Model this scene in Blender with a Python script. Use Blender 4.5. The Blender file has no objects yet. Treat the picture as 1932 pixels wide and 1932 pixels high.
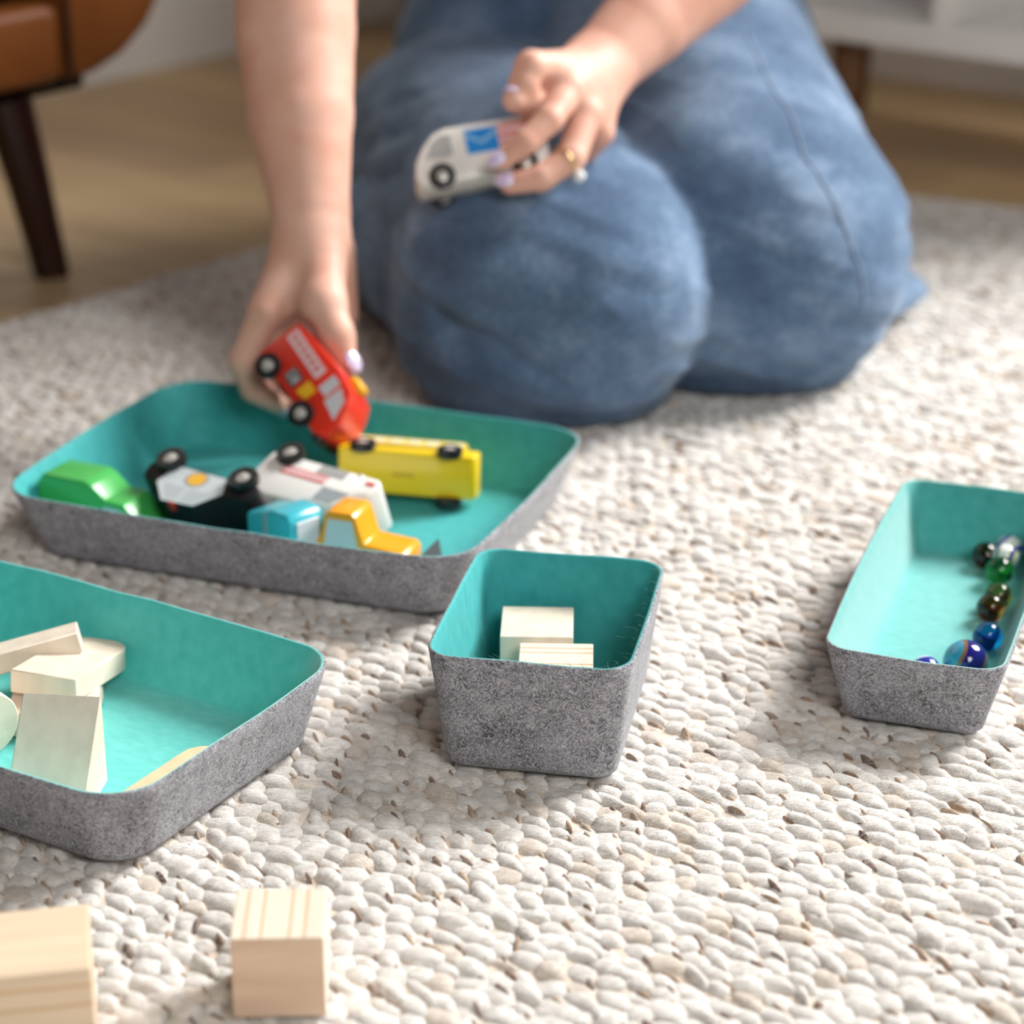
import bpy, bmesh, math, random
import numpy as np
from mathutils import Vector, Matrix, noise

random.seed(7)
rng = np.random.default_rng(7)
R = math.radians
scene = bpy.context.scene
COL = scene.collection

# ---------------------------------------------------------------- camera
CAM_H, CAM_PITCH, CAM_F = 0.5684, 22.34, 4200.0
cam_data = bpy.data.cameras.new('camera')
cam_data.sensor_width = 36.0
cam_data.sensor_fit = 'HORIZONTAL'
cam_data.lens = CAM_F / 1932.0 * 36.0
cam_data.clip_start = 0.02
cam_data.dof.use_dof = True
cam_data.dof.focus_distance = 1.15
cam_data.dof.aperture_fstop = 4.8
cam_data.dof.aperture_blades = 0
camera = bpy.data.objects.new('camera', cam_data)
camera.location = (0, 0, CAM_H)
camera.rotation_euler = (R(90 - CAM_PITCH), 0, 0)
COL.objects.link(camera)
scene.camera = camera

# ---------------------------------------------------------------- light
world = bpy.data.worlds.new('world')
scene.world = world
world.use_nodes = True
world.node_tree.nodes['Background'].inputs[0].default_value = (1.0, 0.90, 0.78, 1)
world.node_tree.nodes['Background'].inputs[1].default_value = 0.05

def area_light(name, loc, target, sx, sy, power, colour):
    ld = bpy.data.lights.new(name, 'AREA')
    ld.shape = 'RECTANGLE'; ld.size = sx; ld.size_y = sy
    ld.energy = power; ld.color = colour
    o = bpy.data.objects.new(name, ld)
    o.location = loc
    d = Vector(target) - Vector(loc)
    o.rotation_euler = d.to_track_quat('-Z', 'Y').to_euler()
    COL.objects.link(o)
    return o
area_light('window_daylight', (2.35, 2.58, 2.25), (0.15, 1.15, 0.0), 1.25, 1.5, 258, (1.0, 0.985, 0.96))
area_light('front_fill_light', (0.85, -1.15, 1.90), (0.0, 1.2, 0.0), 1.0, 1.2, 42, (1.0, 0.985, 0.96))  # added fill from an unseen source behind the camera, brightens the tray fronts

vs = scene.view_settings
vs.view_transform = 'Standard'
vs.look = 'None'
vs.exposure = 0.0
vs.gamma = 1.0
vs.use_curve_mapping = False

# ---------------------------------------------------------------- helpers
def srgb(r, g, b):
    def f(c):
        c /= 255.0
        return c / 12.92 if c <= 0.04045 else ((c + 0.055) / 1.055) ** 2.4
    return (f(r), f(g), f(b), 1.0)

def new_mat(name):
    m = bpy.data.materials.new(name)
    m.use_nodes = True
    nt = m.node_tree
    b = nt.nodes['Principled BSDF']
    return m, nt, b

def N(nt, kind, **kw):
    n = nt.nodes.new(kind)
    for k, v in kw.items():
        setattr(n, k, v)
    return n

def plain(name, col, rough=0.5, spec=0.5, coat=0.0, sheen=0.0, bump=0.0, bscale=200):
    m, nt, b = new_mat(name)
    b.inputs['Base Color'].default_value = col
    b.inputs['Roughness'].default_value = rough
    b.inputs['Specular IOR Level'].default_value = spec
    b.inputs['Coat Weight'].default_value = coat
    b.inputs['Coat Roughness'].default_value = 0.15
    b.inputs['Sheen Weight'].default_value = sheen
    if bump:
        tc = N(nt, 'ShaderNodeTexCoord'); no = N(nt, 'ShaderNodeTexNoise')
        no.inputs['Scale'].default_value = bscale; no.inputs['Detail'].default_value = 4
        bp = N(nt, 'ShaderNodeBump'); bp.inputs['Strength'].default_value = bump
        bp.inputs['Distance'].default_value = 0.002
        nt.links.new(tc.outputs['Object'], no.inputs['Vector'])
        nt.links.new(no.outputs['Fac'], bp.inputs['Height'])
        nt.links.new(bp.outputs['Normal'], b.inputs['Normal'])
    return m

def ramp(nt, stops, interp='LINEAR'):
    r = N(nt, 'ShaderNodeValToRGB')
    r.color_ramp.interpolation = interp
    el = r.color_ramp.elements
    while len(el) < len(stops):
        el.new(0.5)
    for e, (p, c) in zip(el, stops):
        e.position = p; e.color = c
    return r

def mesh_obj(name, verts, faces, mat=None, parent=None, smooth=True):
    me = bpy.data.meshes.new(name)
    verts = np.asarray(verts, dtype=np.float32)
    if isinstance(faces, np.ndarray):
        k = faces.shape[1]; nf = len(faces)
        me.vertices.add(len(verts)); me.vertices.foreach_set('co', verts.ravel())
        me.loops.add(nf * k); me.loops.foreach_set('vertex_index', faces.astype(np.int32).ravel())
        me.polygons.add(nf)
        me.polygons.foreach_set('loop_start', np.arange(0, nf * k, k, dtype=np.int32))
        me.polygons.foreach_set('loop_total', np.full(nf, k, dtype=np.int32))
        me.update(calc_edges=True)
    else:
        me.from_pydata([tuple(map(float, v)) for v in verts], [], faces)
    if smooth:
        me.polygons.foreach_set('use_smooth', np.ones(len(me.polygons), dtype=bool))
    me.validate(); me.update()
    o = bpy.data.objects.new(name, me)
    if mat: me.materials.append(mat)
    COL.objects.link(o)
    if parent: o.parent = parent
    return o

def bm_obj(name, bm, mat=None, parent=None, smooth=False, angle=None):
    me = bpy.data.meshes.new(name)
    bm.normal_update()
    bm.to_mesh(me); bm.free()
    if mat: me.materials.append(mat)
    if smooth or angle:
        me.polygons.foreach_set('use_smooth', np.ones(len(me.polygons), dtype=bool))
        if angle: me.set_sharp_from_angle(angle=R(angle))
    o = bpy.data.objects.new(name, me)
    COL.objects.link(o)
    if parent: o.parent = parent
    return o

def tag(o, label=None, cat=None, group=None, kind=None):
    if label: o['label'] = label
    if cat: o['category'] = cat
    if group: o['group'] = group
    if kind: o['kind'] = kind
    return o

def empty(name, loc=(0, 0, 0), rz=0.0):
    o = bpy.data.objects.new(name, None)
    o.empty_display_size = 0.02
    o.location = loc; o.rotation_euler = (0, 0, rz)
    COL.objects.link(o)
    return o

def box_bm(sx, sy, sz, c=(0, 0, 0), bev=0.0, seg=2):
    bm = bmesh.new()
    bmesh.ops.create_cube(bm, size=1.0)
    for v in bm.verts:
        v.co = Vector((v.co.x * sx + c[0], v.co.y * sy + c[1], v.co.z * sz + c[2]))
    if bev:
        bmesh.ops.bevel(bm, geom=bm.edges[:], offset=bev, segments=seg, profile=0.5, affect='EDGES')
    return bm

def prism_bm(poly, w, bev=0.0, seg=2, y0=None):
    """side-view polygon (x,z) extruded along y by w, edges rounded"""
    bm = bmesh.new()
    ya, yb = (-w / 2, w / 2) if y0 is None else (y0, y0 + w)
    a = [bm.verts.new((x, ya, z)) for x, z in poly]
    b = [bm.verts.new((x, yb, z)) for x, z in poly]
    n = len(poly)
    bm.faces.new(a); bm.faces.new(b[::-1])
    for i in range(n):
        bm.faces.new((a[i], b[i], b[(i + 1) % n], a[(i + 1) % n]))
    bmesh.ops.recalc_face_normals(bm, faces=bm.faces)
    if bev:
        bmesh.ops.bevel(bm, geom=bm.edges[:], offset=bev, segments=seg, profile=0.5, affect='EDGES', clamp_overlap=True)
    return bm

def lathe_bm(prof, n=24, axis='y'):
    """prof: (radius, height) pairs, revolved"""
    bm = bmesh.new(); rings = []
    for r, h in prof:
        ring = []
        if r < 1e-6:
            ring = [bm.verts.new((0, h, 0) if axis == 'y' else (0, 0, h))]
        else:
            for i in range(n):
                t = 2 * math.pi * i / n
                ring.append(bm.verts.new((r * math.cos(t), h, r * math.sin(t)) if axis == 'y' else (r * math.cos(t), r * math.sin(t), h)))
        rings.append(ring)
    for a, b in zip(rings, rings[1:]):
        for i in range(n):
            j = (i + 1) % n
            if len(a) == 1 and len(b) == 1: continue
            if len(a) == 1: bm.faces.new((a[0], b[i], b[j]))
            elif len(b) == 1: bm.faces.new((a[i], b[0], a[j]))
            else: bm.faces.new((a[i], b[i], b[j], a[j]))
    bmesh.ops.recalc_face_normals(bm, faces=bm.faces)
    return bm

# ---- signed-distance modelling for the person (smooth unions of tapered limbs)
def sdf_mesh(prims, h, kg=0.004):
    """prims: tapered limbs with a smooth-union radius k, in groups 'g' that meet each other crisply;
    returns verts, quads (surface nets)"""
    los, his = [], []
    groups = sorted(set(p.get('g', 0) for p in prims))
    for p in prims:
        if p['op'] != 'add': continue
        m = max(p['ra'], p['rb']) + p['k'] + 4 * h
        los.append(np.minimum(p['a'], p['b']) - m); his.append(np.maximum(p['a'], p['b']) + m)
    lo = np.min(los, 0); hi = np.max(his, 0)
    n = np.ceil((hi - lo) / h).astype(int) + 1
    ax = [lo[i] + h * np.arange(n[i]) for i in range(3)]
    GG = {q: np.full(n, 1.0, dtype=np.float32) for q in groups}
    for p in prims:
        G = GG[p.get('g', 0)]
        m = max(p['ra'], p['rb']) + p['k'] + 3 * h
        l = np.minimum(p['a'], p['b']) - m; u = np.maximum(p['a'], p['b']) + m
        i0 = np.clip(np.floor((l - lo) / h).astype(int), 0, n - 1)
        i1 = np.clip(np.ceil((u - lo) / h).astype(int) + 1, 1, n)
        if np.any(i1 <= i0): continue
        X, Y, Z = np.meshgrid(*[ax[i][i0[i]:i1[i]].astype(np.float32) for i in range(3)], indexing='ij', sparse=False)
        a = p['a']; ba = p['b'] - p['a']
        px, py, pz = X - a[0], Y - a[1], Z - a[2]
        scale = 1.0
        if p.get('flat') is not None:
            nv, s = p['flat']
            nv = np.asarray(nv, float); nv = nv / np.linalg.norm(nv)
            q = (px * nv[0] + py * nv[1] + pz * nv[2]) * (1.0 / s - 1.0)
            px = px + nv[0] * q; py = py + nv[1] * q; pz = pz + nv[2] * q
            ba = ba + nv * (ba @ nv) * (1.0 / s - 1.0)
            scale = min(1.0, s)
        L2 = float(ba @ ba)
        if L2 < 1e-12: t = np.zeros_like(px)
        else: t = np.clip((px * ba[0] + py * ba[1] + pz * ba[2]) / L2, 0, 1)
        d = np.sqrt((px - t * ba[0]) ** 2 + (py - t * ba[1]) ** 2 + (pz - t * ba[2]) ** 2) - (p['ra'] + (p['rb'] - p['ra']) * t)
        d *= scale
        sl = tuple(slice(i0[i], i1[i]) for i in range(3))
        g = G[sl]; k = p['k']
        if p['op'] == 'add':
            hh = np.maximum(k - np.abs(g - d), 0) / k
            G[sl] = np.minimum(g, d) - hh * hh * k * 0.25
        else:
            hh = np.maximum(k - np.abs(g + d), 0) / k
            G[sl] = np.maximum(g, -d) + hh * hh * k * 0.25
    G = GG[groups[0]]
    for q in groups[1:]:
        hh = np.maximum(kg - np.abs(G - GG[q]), 0) / kg
        G = np.minimum(G, GG[q]) - hh * hh * kg * 0.25
    S = G < 0
    c = [S[x:S.shape[0] - 1 + x, y:S.shape[1] - 1 + y, z:S.shape[2] - 1 + z] for x in (0, 1) for y in (0, 1) for z in (0, 1)]
    cnt = sum(q.astype(np.int8) for q in c)
    act = np.argwhere((cnt > 0) & (cnt < 8))
    idx = np.full(cnt.shape, -1, dtype=np.int32)
    idx[act[:, 0], act[:, 1], act[:, 2]] = np.arange(len(act))
    cor = np.array([(x, y, z) for x in (0, 1) for y in (0, 1) for z in (0, 1)])
    V = np.stack([G[act[:, 0] + x, act[:, 1] + y, act[:, 2] + z] for x, y, z in cor], 1)
    acc = np.zeros((len(act), 3)); num = np.zeros(len(act))
    for i in range(8):
        for j in range(i + 1, 8):
            if np.abs(cor[i] - cor[j]).sum() != 1: continue
            m = (V[:, i] < 0) != (V[:, j] < 0)
            t = V[m, i] / (V[m, i] - V[m, j])
            acc[m] += cor[i] + (cor[j] - cor[i]) * t[:, None]; num[m] += 1
    verts = lo + h * (act + acc / num[:, None])
    quads = []
    for axis in range(3):
        o1, o2 = [(1, 2), (2, 0), (0, 1)][axis]
        a = np.take(S, range(S.shape[axis] - 1), axis); b = np.take(S, range(1, S.shape[axis]), axis)
        e = np.argwhere(a != b)
        e = e[(e[:, o1] > 0) & (e[:, o2] > 0) & (e[:, o1] < S.shape[o1] - 1) & (e[:, o2] < S.shape[o2] - 1)]
        ins = S[e[:, 0], e[:, 1], e[:, 2]]
        d1 = np.zeros(3, int); d1[o1] = 1; d2 = np.zeros(3, int); d2[o2] = 1
        g = lambda q: idx[q[:, 0], q[:, 1], q[:, 2]]
        Q = np.stack([g(e - d1 - d2), g(e - d2), g(e), g(e - d1)], 1)
        Q[~ins] = Q[~ins][:, ::-1]
        quads.append(Q)
    Q = np.concatenate(quads)
    return verts.astype(np.float32), Q[(Q >= 0).all(1)]

def cap(a, b, ra, rb=None, k=0.006, op='add', flat=None, g=0):
    return dict(g=g, a=np.asarray(a, float), b=np.asarray(b, float), ra=ra, rb=ra if rb is None else rb, k=k, op=op, flat=flat)
def chain(pts, rad, k=0.006, op='add', flat=None):
    return [cap(pts[i], pts[i + 1], rad[i], rad[i + 1], k, op, flat) for i in range(len(pts) - 1)]

def tube_bm(pts, r, n=8, closed=False):
    """round tube along a list of points"""
    bm = bmesh.new(); rings = []
    P = [Vector(p) for p in pts]; m = len(P)
    prev = None
    for i in range(m):
        t = (P[(i + 1) % m] - P[i - 1]) if closed else (P[min(i + 1, m - 1)] - P[max(i - 1, 0)])
        t.normalize()
        u = prev - t * prev.dot(t) if prev is not None else (Vector((0, 0, 1)).cross(t) if abs(t.z) < 0.9 else Vector((1, 0, 0)).cross(t))
        u.normalize(); prev = u
        w = t.cross(u)
        rr = r[i] if isinstance(r, (list, tuple)) else r
        rings.append([bm.verts.new(P[i] + (u * math.cos(2 * math.pi * j / n) + w * math.sin(2 * math.pi * j / n)) * rr) for j in range(n)])
    for i in range(m if closed else m - 1):
        a, b = rings[i], rings[(i + 1) % m]
        for j in range(n):
            bm.faces.new((a[j], a[(j + 1) % n], b[(j + 1) % n], b[j]))
    if not closed:
        bm.faces.new(rings[0][::-1]); bm.faces.new(rings[-1])
    bmesh.ops.recalc_face_normals(bm, faces=bm.faces)
    return bm

# ---------------------------------------------------------------- materials
def felt_material():
    m, nt, b = new_mat('grey_felt')
    tc = N(nt, 'ShaderNodeTexCoord')
    wn = N(nt, 'ShaderNodeTexNoise'); wn.inputs['Scale'].default_value = 130; wn.inputs['Detail'].default_value = 2
    nt.links.new(tc.outputs['Object'], wn.inputs['Vector'])
    wv = N(nt, 'ShaderNodeVectorMath', operation='SCALE'); wv.inputs['Scale'].default_value = 0.012
    nt.links.new(wn.outputs['Color'], wv.inputs[0])
    ad = N(nt, 'ShaderNodeVectorMath', operation='ADD'); nt.links.new(tc.outputs['Object'], ad.inputs[0]); nt.links.new(wv.outputs[0], ad.inputs[1])
    def fibre(scale, off, width):
        """thin curly lines: the contour lines of a warped noise"""
        mp = N(nt, 'ShaderNodeMapping'); mp.inputs['Location'].default_value = off
        no = N(nt, 'ShaderNodeTexNoise'); no.inputs['Scale'].default_value = scale; no.inputs['Detail'].default_value = 2.5; no.inputs['Roughness'].default_value = 0.6
        nt.links.new(ad.outputs[0], mp.inputs['Vector']); nt.links.new(mp.outputs[0], no.inputs['Vector'])
        s = N(nt, 'ShaderNodeMath', operation='SUBTRACT'); s.inputs[1].default_value = 0.5; nt.links.new(no.outputs['Fac'], s.inputs[0])
        ab = N(nt, 'ShaderNodeMath', operation='ABSOLUTE'); nt.links.new(s.outputs[0], ab.inputs[0])
        mr = N(nt, 'ShaderNodeMapRange', interpolation_type='SMOOTHSTEP'); mr.inputs['From Min'].default_value = 0.0; mr.inputs['From Max'].default_value = width
        mr.inputs['To Min'].default_value = 1.0; mr.inputs['To Max'].default_value = 0.0
        nt.links.new(ab.outputs[0], mr.inputs['Value'])
        return mr.outputs['Result']
    f1 = fibre(420, (0, 0, 0), 0.06); f2 = fibre(560, (3.1, 1.7, 0.4), 0.05); f3 = fibre(330, (7.3, 2.2, 5.1), 0.055)
    cl = N(nt, 'ShaderNodeTexNoise'); cl.inputs['Scale'].default_value = 85; cl.inputs['Detail'].default_value = 4
    nt.links.new(tc.outputs['Object'], cl.inputs['Vector'])
    r = ramp(nt, [(0.34, (0.105, 0.106, 0.122, 1)), (0.66, (0.275, 0.277, 0.31, 1))])
    nt.links.new(cl.outputs['Fac'], r.inputs['Fac'])
    col = r.outputs['Color']
    for f, c, am in ((f1, (0.70, 0.70, 0.74, 1), 0.68), (f2, (0.035, 0.035, 0.04, 1), 0.8), (f3, (0.48, 0.48, 0.52, 1), 0.5)):
        k = N(nt, 'ShaderNodeMath', operation='MULTIPLY'); k.inputs[1].default_value = am; nt.links.new(f, k.inputs[0])
        mx = N(nt, 'ShaderNodeMix', data_type='RGBA'); nt.links.new(k.outputs[0], mx.inputs['Factor']); nt.links.new(col, mx.inputs['A']); mx.inputs['B'].default_value = c
        col = mx.outputs['Result']
    nt.links.new(col, b.inputs['Base Color'])
    hs = N(nt, 'ShaderNodeMath', operation='ADD'); nt.links.new(f1, hs.inputs[0]); nt.links.new(f3, hs.inputs[1])
    bp = N(nt, 'ShaderNodeBump'); bp.inputs['Strength'].default_value = 0.35; bp.inputs['Distance'].default_value = 0.0008
    nt.links.new(hs.outputs[0], bp.inputs['Height']); nt.links.new(bp.outputs['Normal'], b.inputs['Normal'])
    b.inputs['Roughness'].default_value = 0.95; b.inputs['Specular IOR Level'].default_value = 0.1
    b.inputs['Sheen Weight'].default_value = 0.25; b.inputs['Sheen Roughness'].default_value = 0.5
    return m
MAT_FELT = felt_material()

def teal_material(name, c1, c2, sheen):
    m, nt, b = new_mat(name)
    tc = N(nt, 'ShaderNodeTexCoord')
    no = N(nt, 'ShaderNodeTexNoise'); no.inputs['Scale'].default_value = 260; no.inputs['Detail'].default_value = 6
    mp = N(nt, 'ShaderNodeMapping'); mp.inputs['Scale'].default_value = (0.5, 1, 0.4)
    nt.links.new(tc.outputs['Object'], mp.inputs['Vector']); nt.links.new(mp.outputs[0], no.inputs['Vector'])
    r = ramp(nt, [(0.3, c1), (0.7, c2)])
    nt.links.new(no.outputs['Fac'], r.inputs['Fac']); nt.links.new(r.outputs['Color'], b.inputs['Base Color'])
    bp = N(nt, 'ShaderNodeBump'); bp.inputs['Strength'].default_value = 0.25; bp.inputs['Distance'].default_value = 0.0008
    nt.links.new(no.outputs['Fac'], bp.inputs['Height']); nt.links.new(bp.outputs['Normal'], b.inputs['Normal'])
    b.inputs['Roughness'].default_value = 0.65; b.inputs['Specular IOR Level'].default_value = 0.35
    b.inputs['Sheen Weight'].default_value = sheen; b.inputs['Sheen Roughness'].default_value = 0.45
    return m
MAT_TEAL = teal_material('teal_felt', (0.036, 0.34, 0.345, 1), (0.056, 0.415, 0.425, 1), 0.10)
MAT_TEAL_BACKLIT = teal_material('backlit_teal_felt', (0.055, 0.37, 0.345, 1), (0.090, 0.45, 0.425, 1), 1.0)  # same teal felt; the bin's backlit whitening put in as strong sheen
MAT_TEAL_LIT = teal_material('lit_teal_felt', (0.065, 0.54, 0.50, 1), (0.105, 0.63, 0.59, 1), 0.7)  # same teal felt; the tray's brighter light put into a paler colour

def wood_material(name, axis=None, lines=(), base=(0.84, 0.73, 0.60, 1), dark=(0.58, 0.34, 0.16, 1), size=0.04, rot=(0, 0, 0), end=None):
    """pale pine; lines = positions (0..1 across `size`) of darker growth rings along `axis`"""
    m, nt, b = new_mat(name)
    tc = N(nt, 'ShaderNodeTexCoord')
    mp = N(nt, 'ShaderNodeMapping'); mp.inputs['Rotation'].default_value = rot
    nt.links.new(tc.outputs['Object'], mp.inputs['Vector'])
    gr = N(nt, 'ShaderNodeTexNoise'); gr.inputs['Scale'].default_value = 90; gr.inputs['Detail'].default_value = 5
    mp2 = N(nt, 'ShaderNodeMapping'); sc = [1, 1, 1]
    sc[(axis + 1) % 3 if axis is not None else 0] = 0.08
    mp2.inputs['Scale'].default_value = sc
    nt.links.new(mp.outputs[0], mp2.inputs['Vector']); nt.links.new(mp2.outputs[0], gr.inputs['Vector'])
    d2 = tuple(base[i] * 0.88 for i in range(3)) + (1,)
    r0 = ramp(nt, [(0.35, d2), (0.6, base)])
    nt.links.new(gr.outputs['Fac'], r0.inputs['Fac'])
    col = r0.outputs['Color']
    if lines:
        sep = N(nt, 'ShaderNodeSeparateXYZ'); nt.links.new(mp.outputs[0], sep.inputs[0])
        wob = N(nt, 'ShaderNodeTexNoise'); wob.inputs['Scale'].default_value = 18
        nt.links.new(mp.outputs[0], wob.inputs['Vector'])
        ma = N(nt, 'ShaderNodeMath', operation='MULTIPLY_ADD'); ma.inputs[1].default_value = 1.0 / size; ma.inputs[2].default_value = 0.5
        nt.links.new(sep.outputs[axis], ma.inputs[0])
        mw = N(nt, 'ShaderNodeMath', operation='MULTIPLY_ADD'); mw.inputs[1].default_value = 0.06
        nt.links.new(wob.outputs['Fac'], mw.inputs[0]); nt.links.new(ma.outputs[0], mw.inputs[2])
        stops = [(0.0, (0, 0, 0, 1))]
        for p in lines:
            p += 0.03
            stops += [(p - 0.035, (0, 0, 0, 1)), (p, (1, 1, 1, 1)), (p + 0.012, (0, 0, 0, 1))]
        r1 = ramp(nt, stops)
        nt.links.new(mw.outputs[0], r1.inputs['Fac'])
        mix = N(nt, 'ShaderNodeMix', data_type='RGBA')
        nt.links.new(r1.outputs['Color'], mix.inputs['Factor']); nt.links.new(col, mix.inputs['A']); mix.inputs['B'].default_value = dark
        col = mix.outputs['Result']
    if end is not None:      # end grain faces: no ring lines, a little darker and pinker
        se = N(nt, 'ShaderNodeSeparateXYZ'); nt.links.new(tc.outputs['Normal'], se.inputs[0])
        ab = N(nt, 'ShaderNodeMath', operation='ABSOLUTE'); nt.links.new(se.outputs[end], ab.inputs[0])
        gt = N(nt, 'ShaderNodeMath', operation='GREATER_THAN'); gt.inputs[1].default_value = 0.7; nt.links.new(ab.outputs[0], gt.inputs[0])
        eg = N(nt, 'ShaderNodeTexNoise'); eg.inputs['Scale'].default_value = 60; eg.inputs['Detail'].default_value = 6
        me_ = N(nt, 'ShaderNodeMapping'); me_.inputs['Rotation'].default_value = (0, R(40), 0); me_.inputs['Scale'].default_value = (0.3, 1, 1.6)
        nt.links.new(tc.outputs['Object'], me_.inputs['Vector']); nt.links.new(me_.outputs[0], eg.inputs['Vector'])
        er = ramp(nt, [(0.3, (0.62, 0.44, 0.31, 1)), (0.7, (0.74, 0.55, 0.41, 1))]); nt.links.new(eg.outputs['Fac'], er.inputs['Fac'])
        mx2 = N(nt, 'ShaderNodeMix', data_type='RGBA'); nt.links.new(gt.outputs[0], mx2.inputs['Factor']); nt.links.new(col, mx2.inputs['A']); nt.links.new(er.outputs['Color'], mx2.inputs['B'])
        col = mx2.outputs['Result']
    nt.links.new(col, b.inputs['Base Color'])
    b.inputs['Roughness'].default_value = 0.62; b.inputs['Specular IOR Level'].default_value = 0.3
    return m
MAT_PINE = wood_material('pale_pine', axis=1)
MAT_PINE_WEDGE = wood_material('pinkish_pine_wedge', axis=2, base=(0.86, 0.70, 0.58, 1))
MAT_PINE_PINK = wood_material('pinkish_pine', axis=0, base=(0.84, 0.68, 0.56, 1))

def rug_material():
    m, nt, b = new_mat('rug_wool')
    at_ = N(nt, 'ShaderNodeAttribute'); at_.attribute_name = 'yarn'
    tc = N(nt, 'ShaderNodeTexCoord')
    no = N(nt, 'ShaderNodeTexNoise'); no.inputs['Scale'].default_value = 900; no.inputs['Detail'].default_value = 4; no.inputs['Distortion'].default_value = 1.5
    mpf = N(nt, 'ShaderNodeMapping'); mpf.inputs['Rotation'].default_value = (0, 0, R(41)); mpf.inputs['Scale'].default_value = (0.22, 1, 1)
    nt.links.new(tc.outputs['Object'], mpf.inputs['Vector']); nt.links.new(mpf.outputs[0], no.inputs['Vector'])
    n2 = N(nt, 'ShaderNodeTexNoise'); n2.inputs['Scale'].default_value = 160; n2.inputs['Detail'].default_value = 3
    nt.links.new(tc.outputs['Object'], n2.inputs['Vector'])
    r = ramp(nt, [(0.3, (0.78, 0.75, 0.72, 1)), (0.62, (1, 1, 1, 1))])
    nt.links.new(n2.outputs['Fac'], r.inputs['Fac'])
    mix = N(nt, 'ShaderNodeMix', data_type='RGBA', blend_type='MULTIPLY'); mix.inputs['Factor'].default_value = 1.0
    nt.links.new(at_.outputs['Color'], mix.inputs['A']); nt.links.new(r.outputs['Color'], mix.inputs['B'])
    nt.links.new(mix.outputs['Result'], b.inputs['Base Color'])
    bp = N(nt, 'ShaderNodeBump'); bp.inputs['Strength'].default_value = 0.9; bp.inputs['Distance'].default_value = 0.0015
    nt.links.new(no.outputs['Fac'], bp.inputs['Height']); nt.links.new(bp.outputs['Normal'], b.inputs['Normal'])
    b.inputs['Roughness'].default_value = 1.0; b.inputs['Specular IOR Level'].default_value = 0.0
    b.inputs['Sheen Weight'].default_value = 0.3; b.inputs['Sheen Roughness'].default_value = 0.6
    return m
MAT_RUG = rug_material()

def plank_material(name, c1, c2, ang):
    m, nt, b = new_mat(name)
    tc = N(nt, 'ShaderNodeTexCoord'); mp = N(nt, 'ShaderNodeMapping'); mp.inputs['Scale'].default_value = (1.2, 14, 5)
    no = N(nt, 'ShaderNodeTexNoise'); no.inputs['Scale'].default_value = 4; no.inputs['Detail'].default_value = 6; no.inputs['Distortion'].default_value = 0.4
    nt.links.new(tc.outputs['Object'], mp.inputs['Vector']); nt.links.new(mp.outputs[0], no.inputs['Vector'])
    r = ramp(nt, [(0.3, c1), (0.7, c2)])
    nt.links.new(no.outputs['Fac'], r.inputs['Fac']); nt.links.new(r.outputs['Color'], b.inputs['Base Color'])
    b.inputs['Roughness'].default_value = 0.42; b.inputs['Specular IOR Level'].default_value = 0.4
    return m
MAT_PLANKS = [plank_material('oak_floor_%s' % s, c, d, 0) for s, c, d in (
    ('honey', (0.50, 0.34, 0.165, 1), (0.60, 0.43, 0.22, 1)),
    ('tan', (0.42, 0.285, 0.15, 1), (0.52, 0.37, 0.20, 1)),
    ('brown', (0.35, 0.23, 0.13, 1), (0.44, 0.30, 0.17, 1)))]
MAT_WALL = plain('white_wall_paint', (0.74, 0.71, 0.68, 1), 0.8, bump=0.1, bscale=120)
MAT_WHITE_LAC = plain('white_lacquer', (0.80, 0.78, 0.76, 1), 0.35)
MAT_CAB_LEG = plain('walnut_leg', (0.16, 0.075, 0.03, 1), 0.4)

def leather_material():
    m, nt, b = new_mat('cognac_leather')
    tc = N(nt, 'ShaderNodeTexCoord')
    no = N(nt, 'ShaderNodeTexNoise'); no.inputs['Scale'].default_value = 9; no.inputs['Detail'].default_value = 5
    vo = N(nt, 'ShaderNodeTexVoronoi'); vo.inputs['Scale'].default_value = 420
    nt.links.new(tc.outputs['Object'], no.inputs['Vector']); nt.links.new(tc.outputs['Object'], vo.inputs['Vector'])
    r = ramp(nt, [(0.3, (0.19, 0.055, 0.010, 1)), (0.7, (0.29, 0.092, 0.018, 1))])
    nt.links.new(no.outputs['Fac'], r.inputs['Fac']); nt.links.new(r.outputs['Color'], b.inputs['Base Color'])
    bp = N(nt, 'ShaderNodeBump'); bp.inputs['Strength'].default_value = 0.2; bp.inputs['Distance'].default_value = 0.001
    nt.links.new(vo.outputs['Distance'], bp.inputs['Height']); nt.links.new(bp.outputs['Normal'], b.inputs['Normal'])
    b.inputs['Roughness'].default_value = 0.42
    return m
MAT_LEATHER = leather_material()
MAT_PIPING = plain('dark_leather_piping', (0.07, 0.025, 0.01, 1), 0.5)
MAT_CHAIR_LEG = plain('dark_mahogany', (0.026, 0.006, 0.004, 1), 0.35)
MAT_BLACK_BASE = plain('black_base_cloth', (0.008, 0.008, 0.008, 1), 0.9)

# ---------------------------------------------------------------- room shell
FLOOR_Z = -0.016
ROOM_A = R(-37.0)
ex = Vector((math.cos(ROOM_A), math.sin(ROOM_A), 0)); ey = Vector((-math.sin(ROOM_A), math.cos(ROOM_A), 0))

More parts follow.
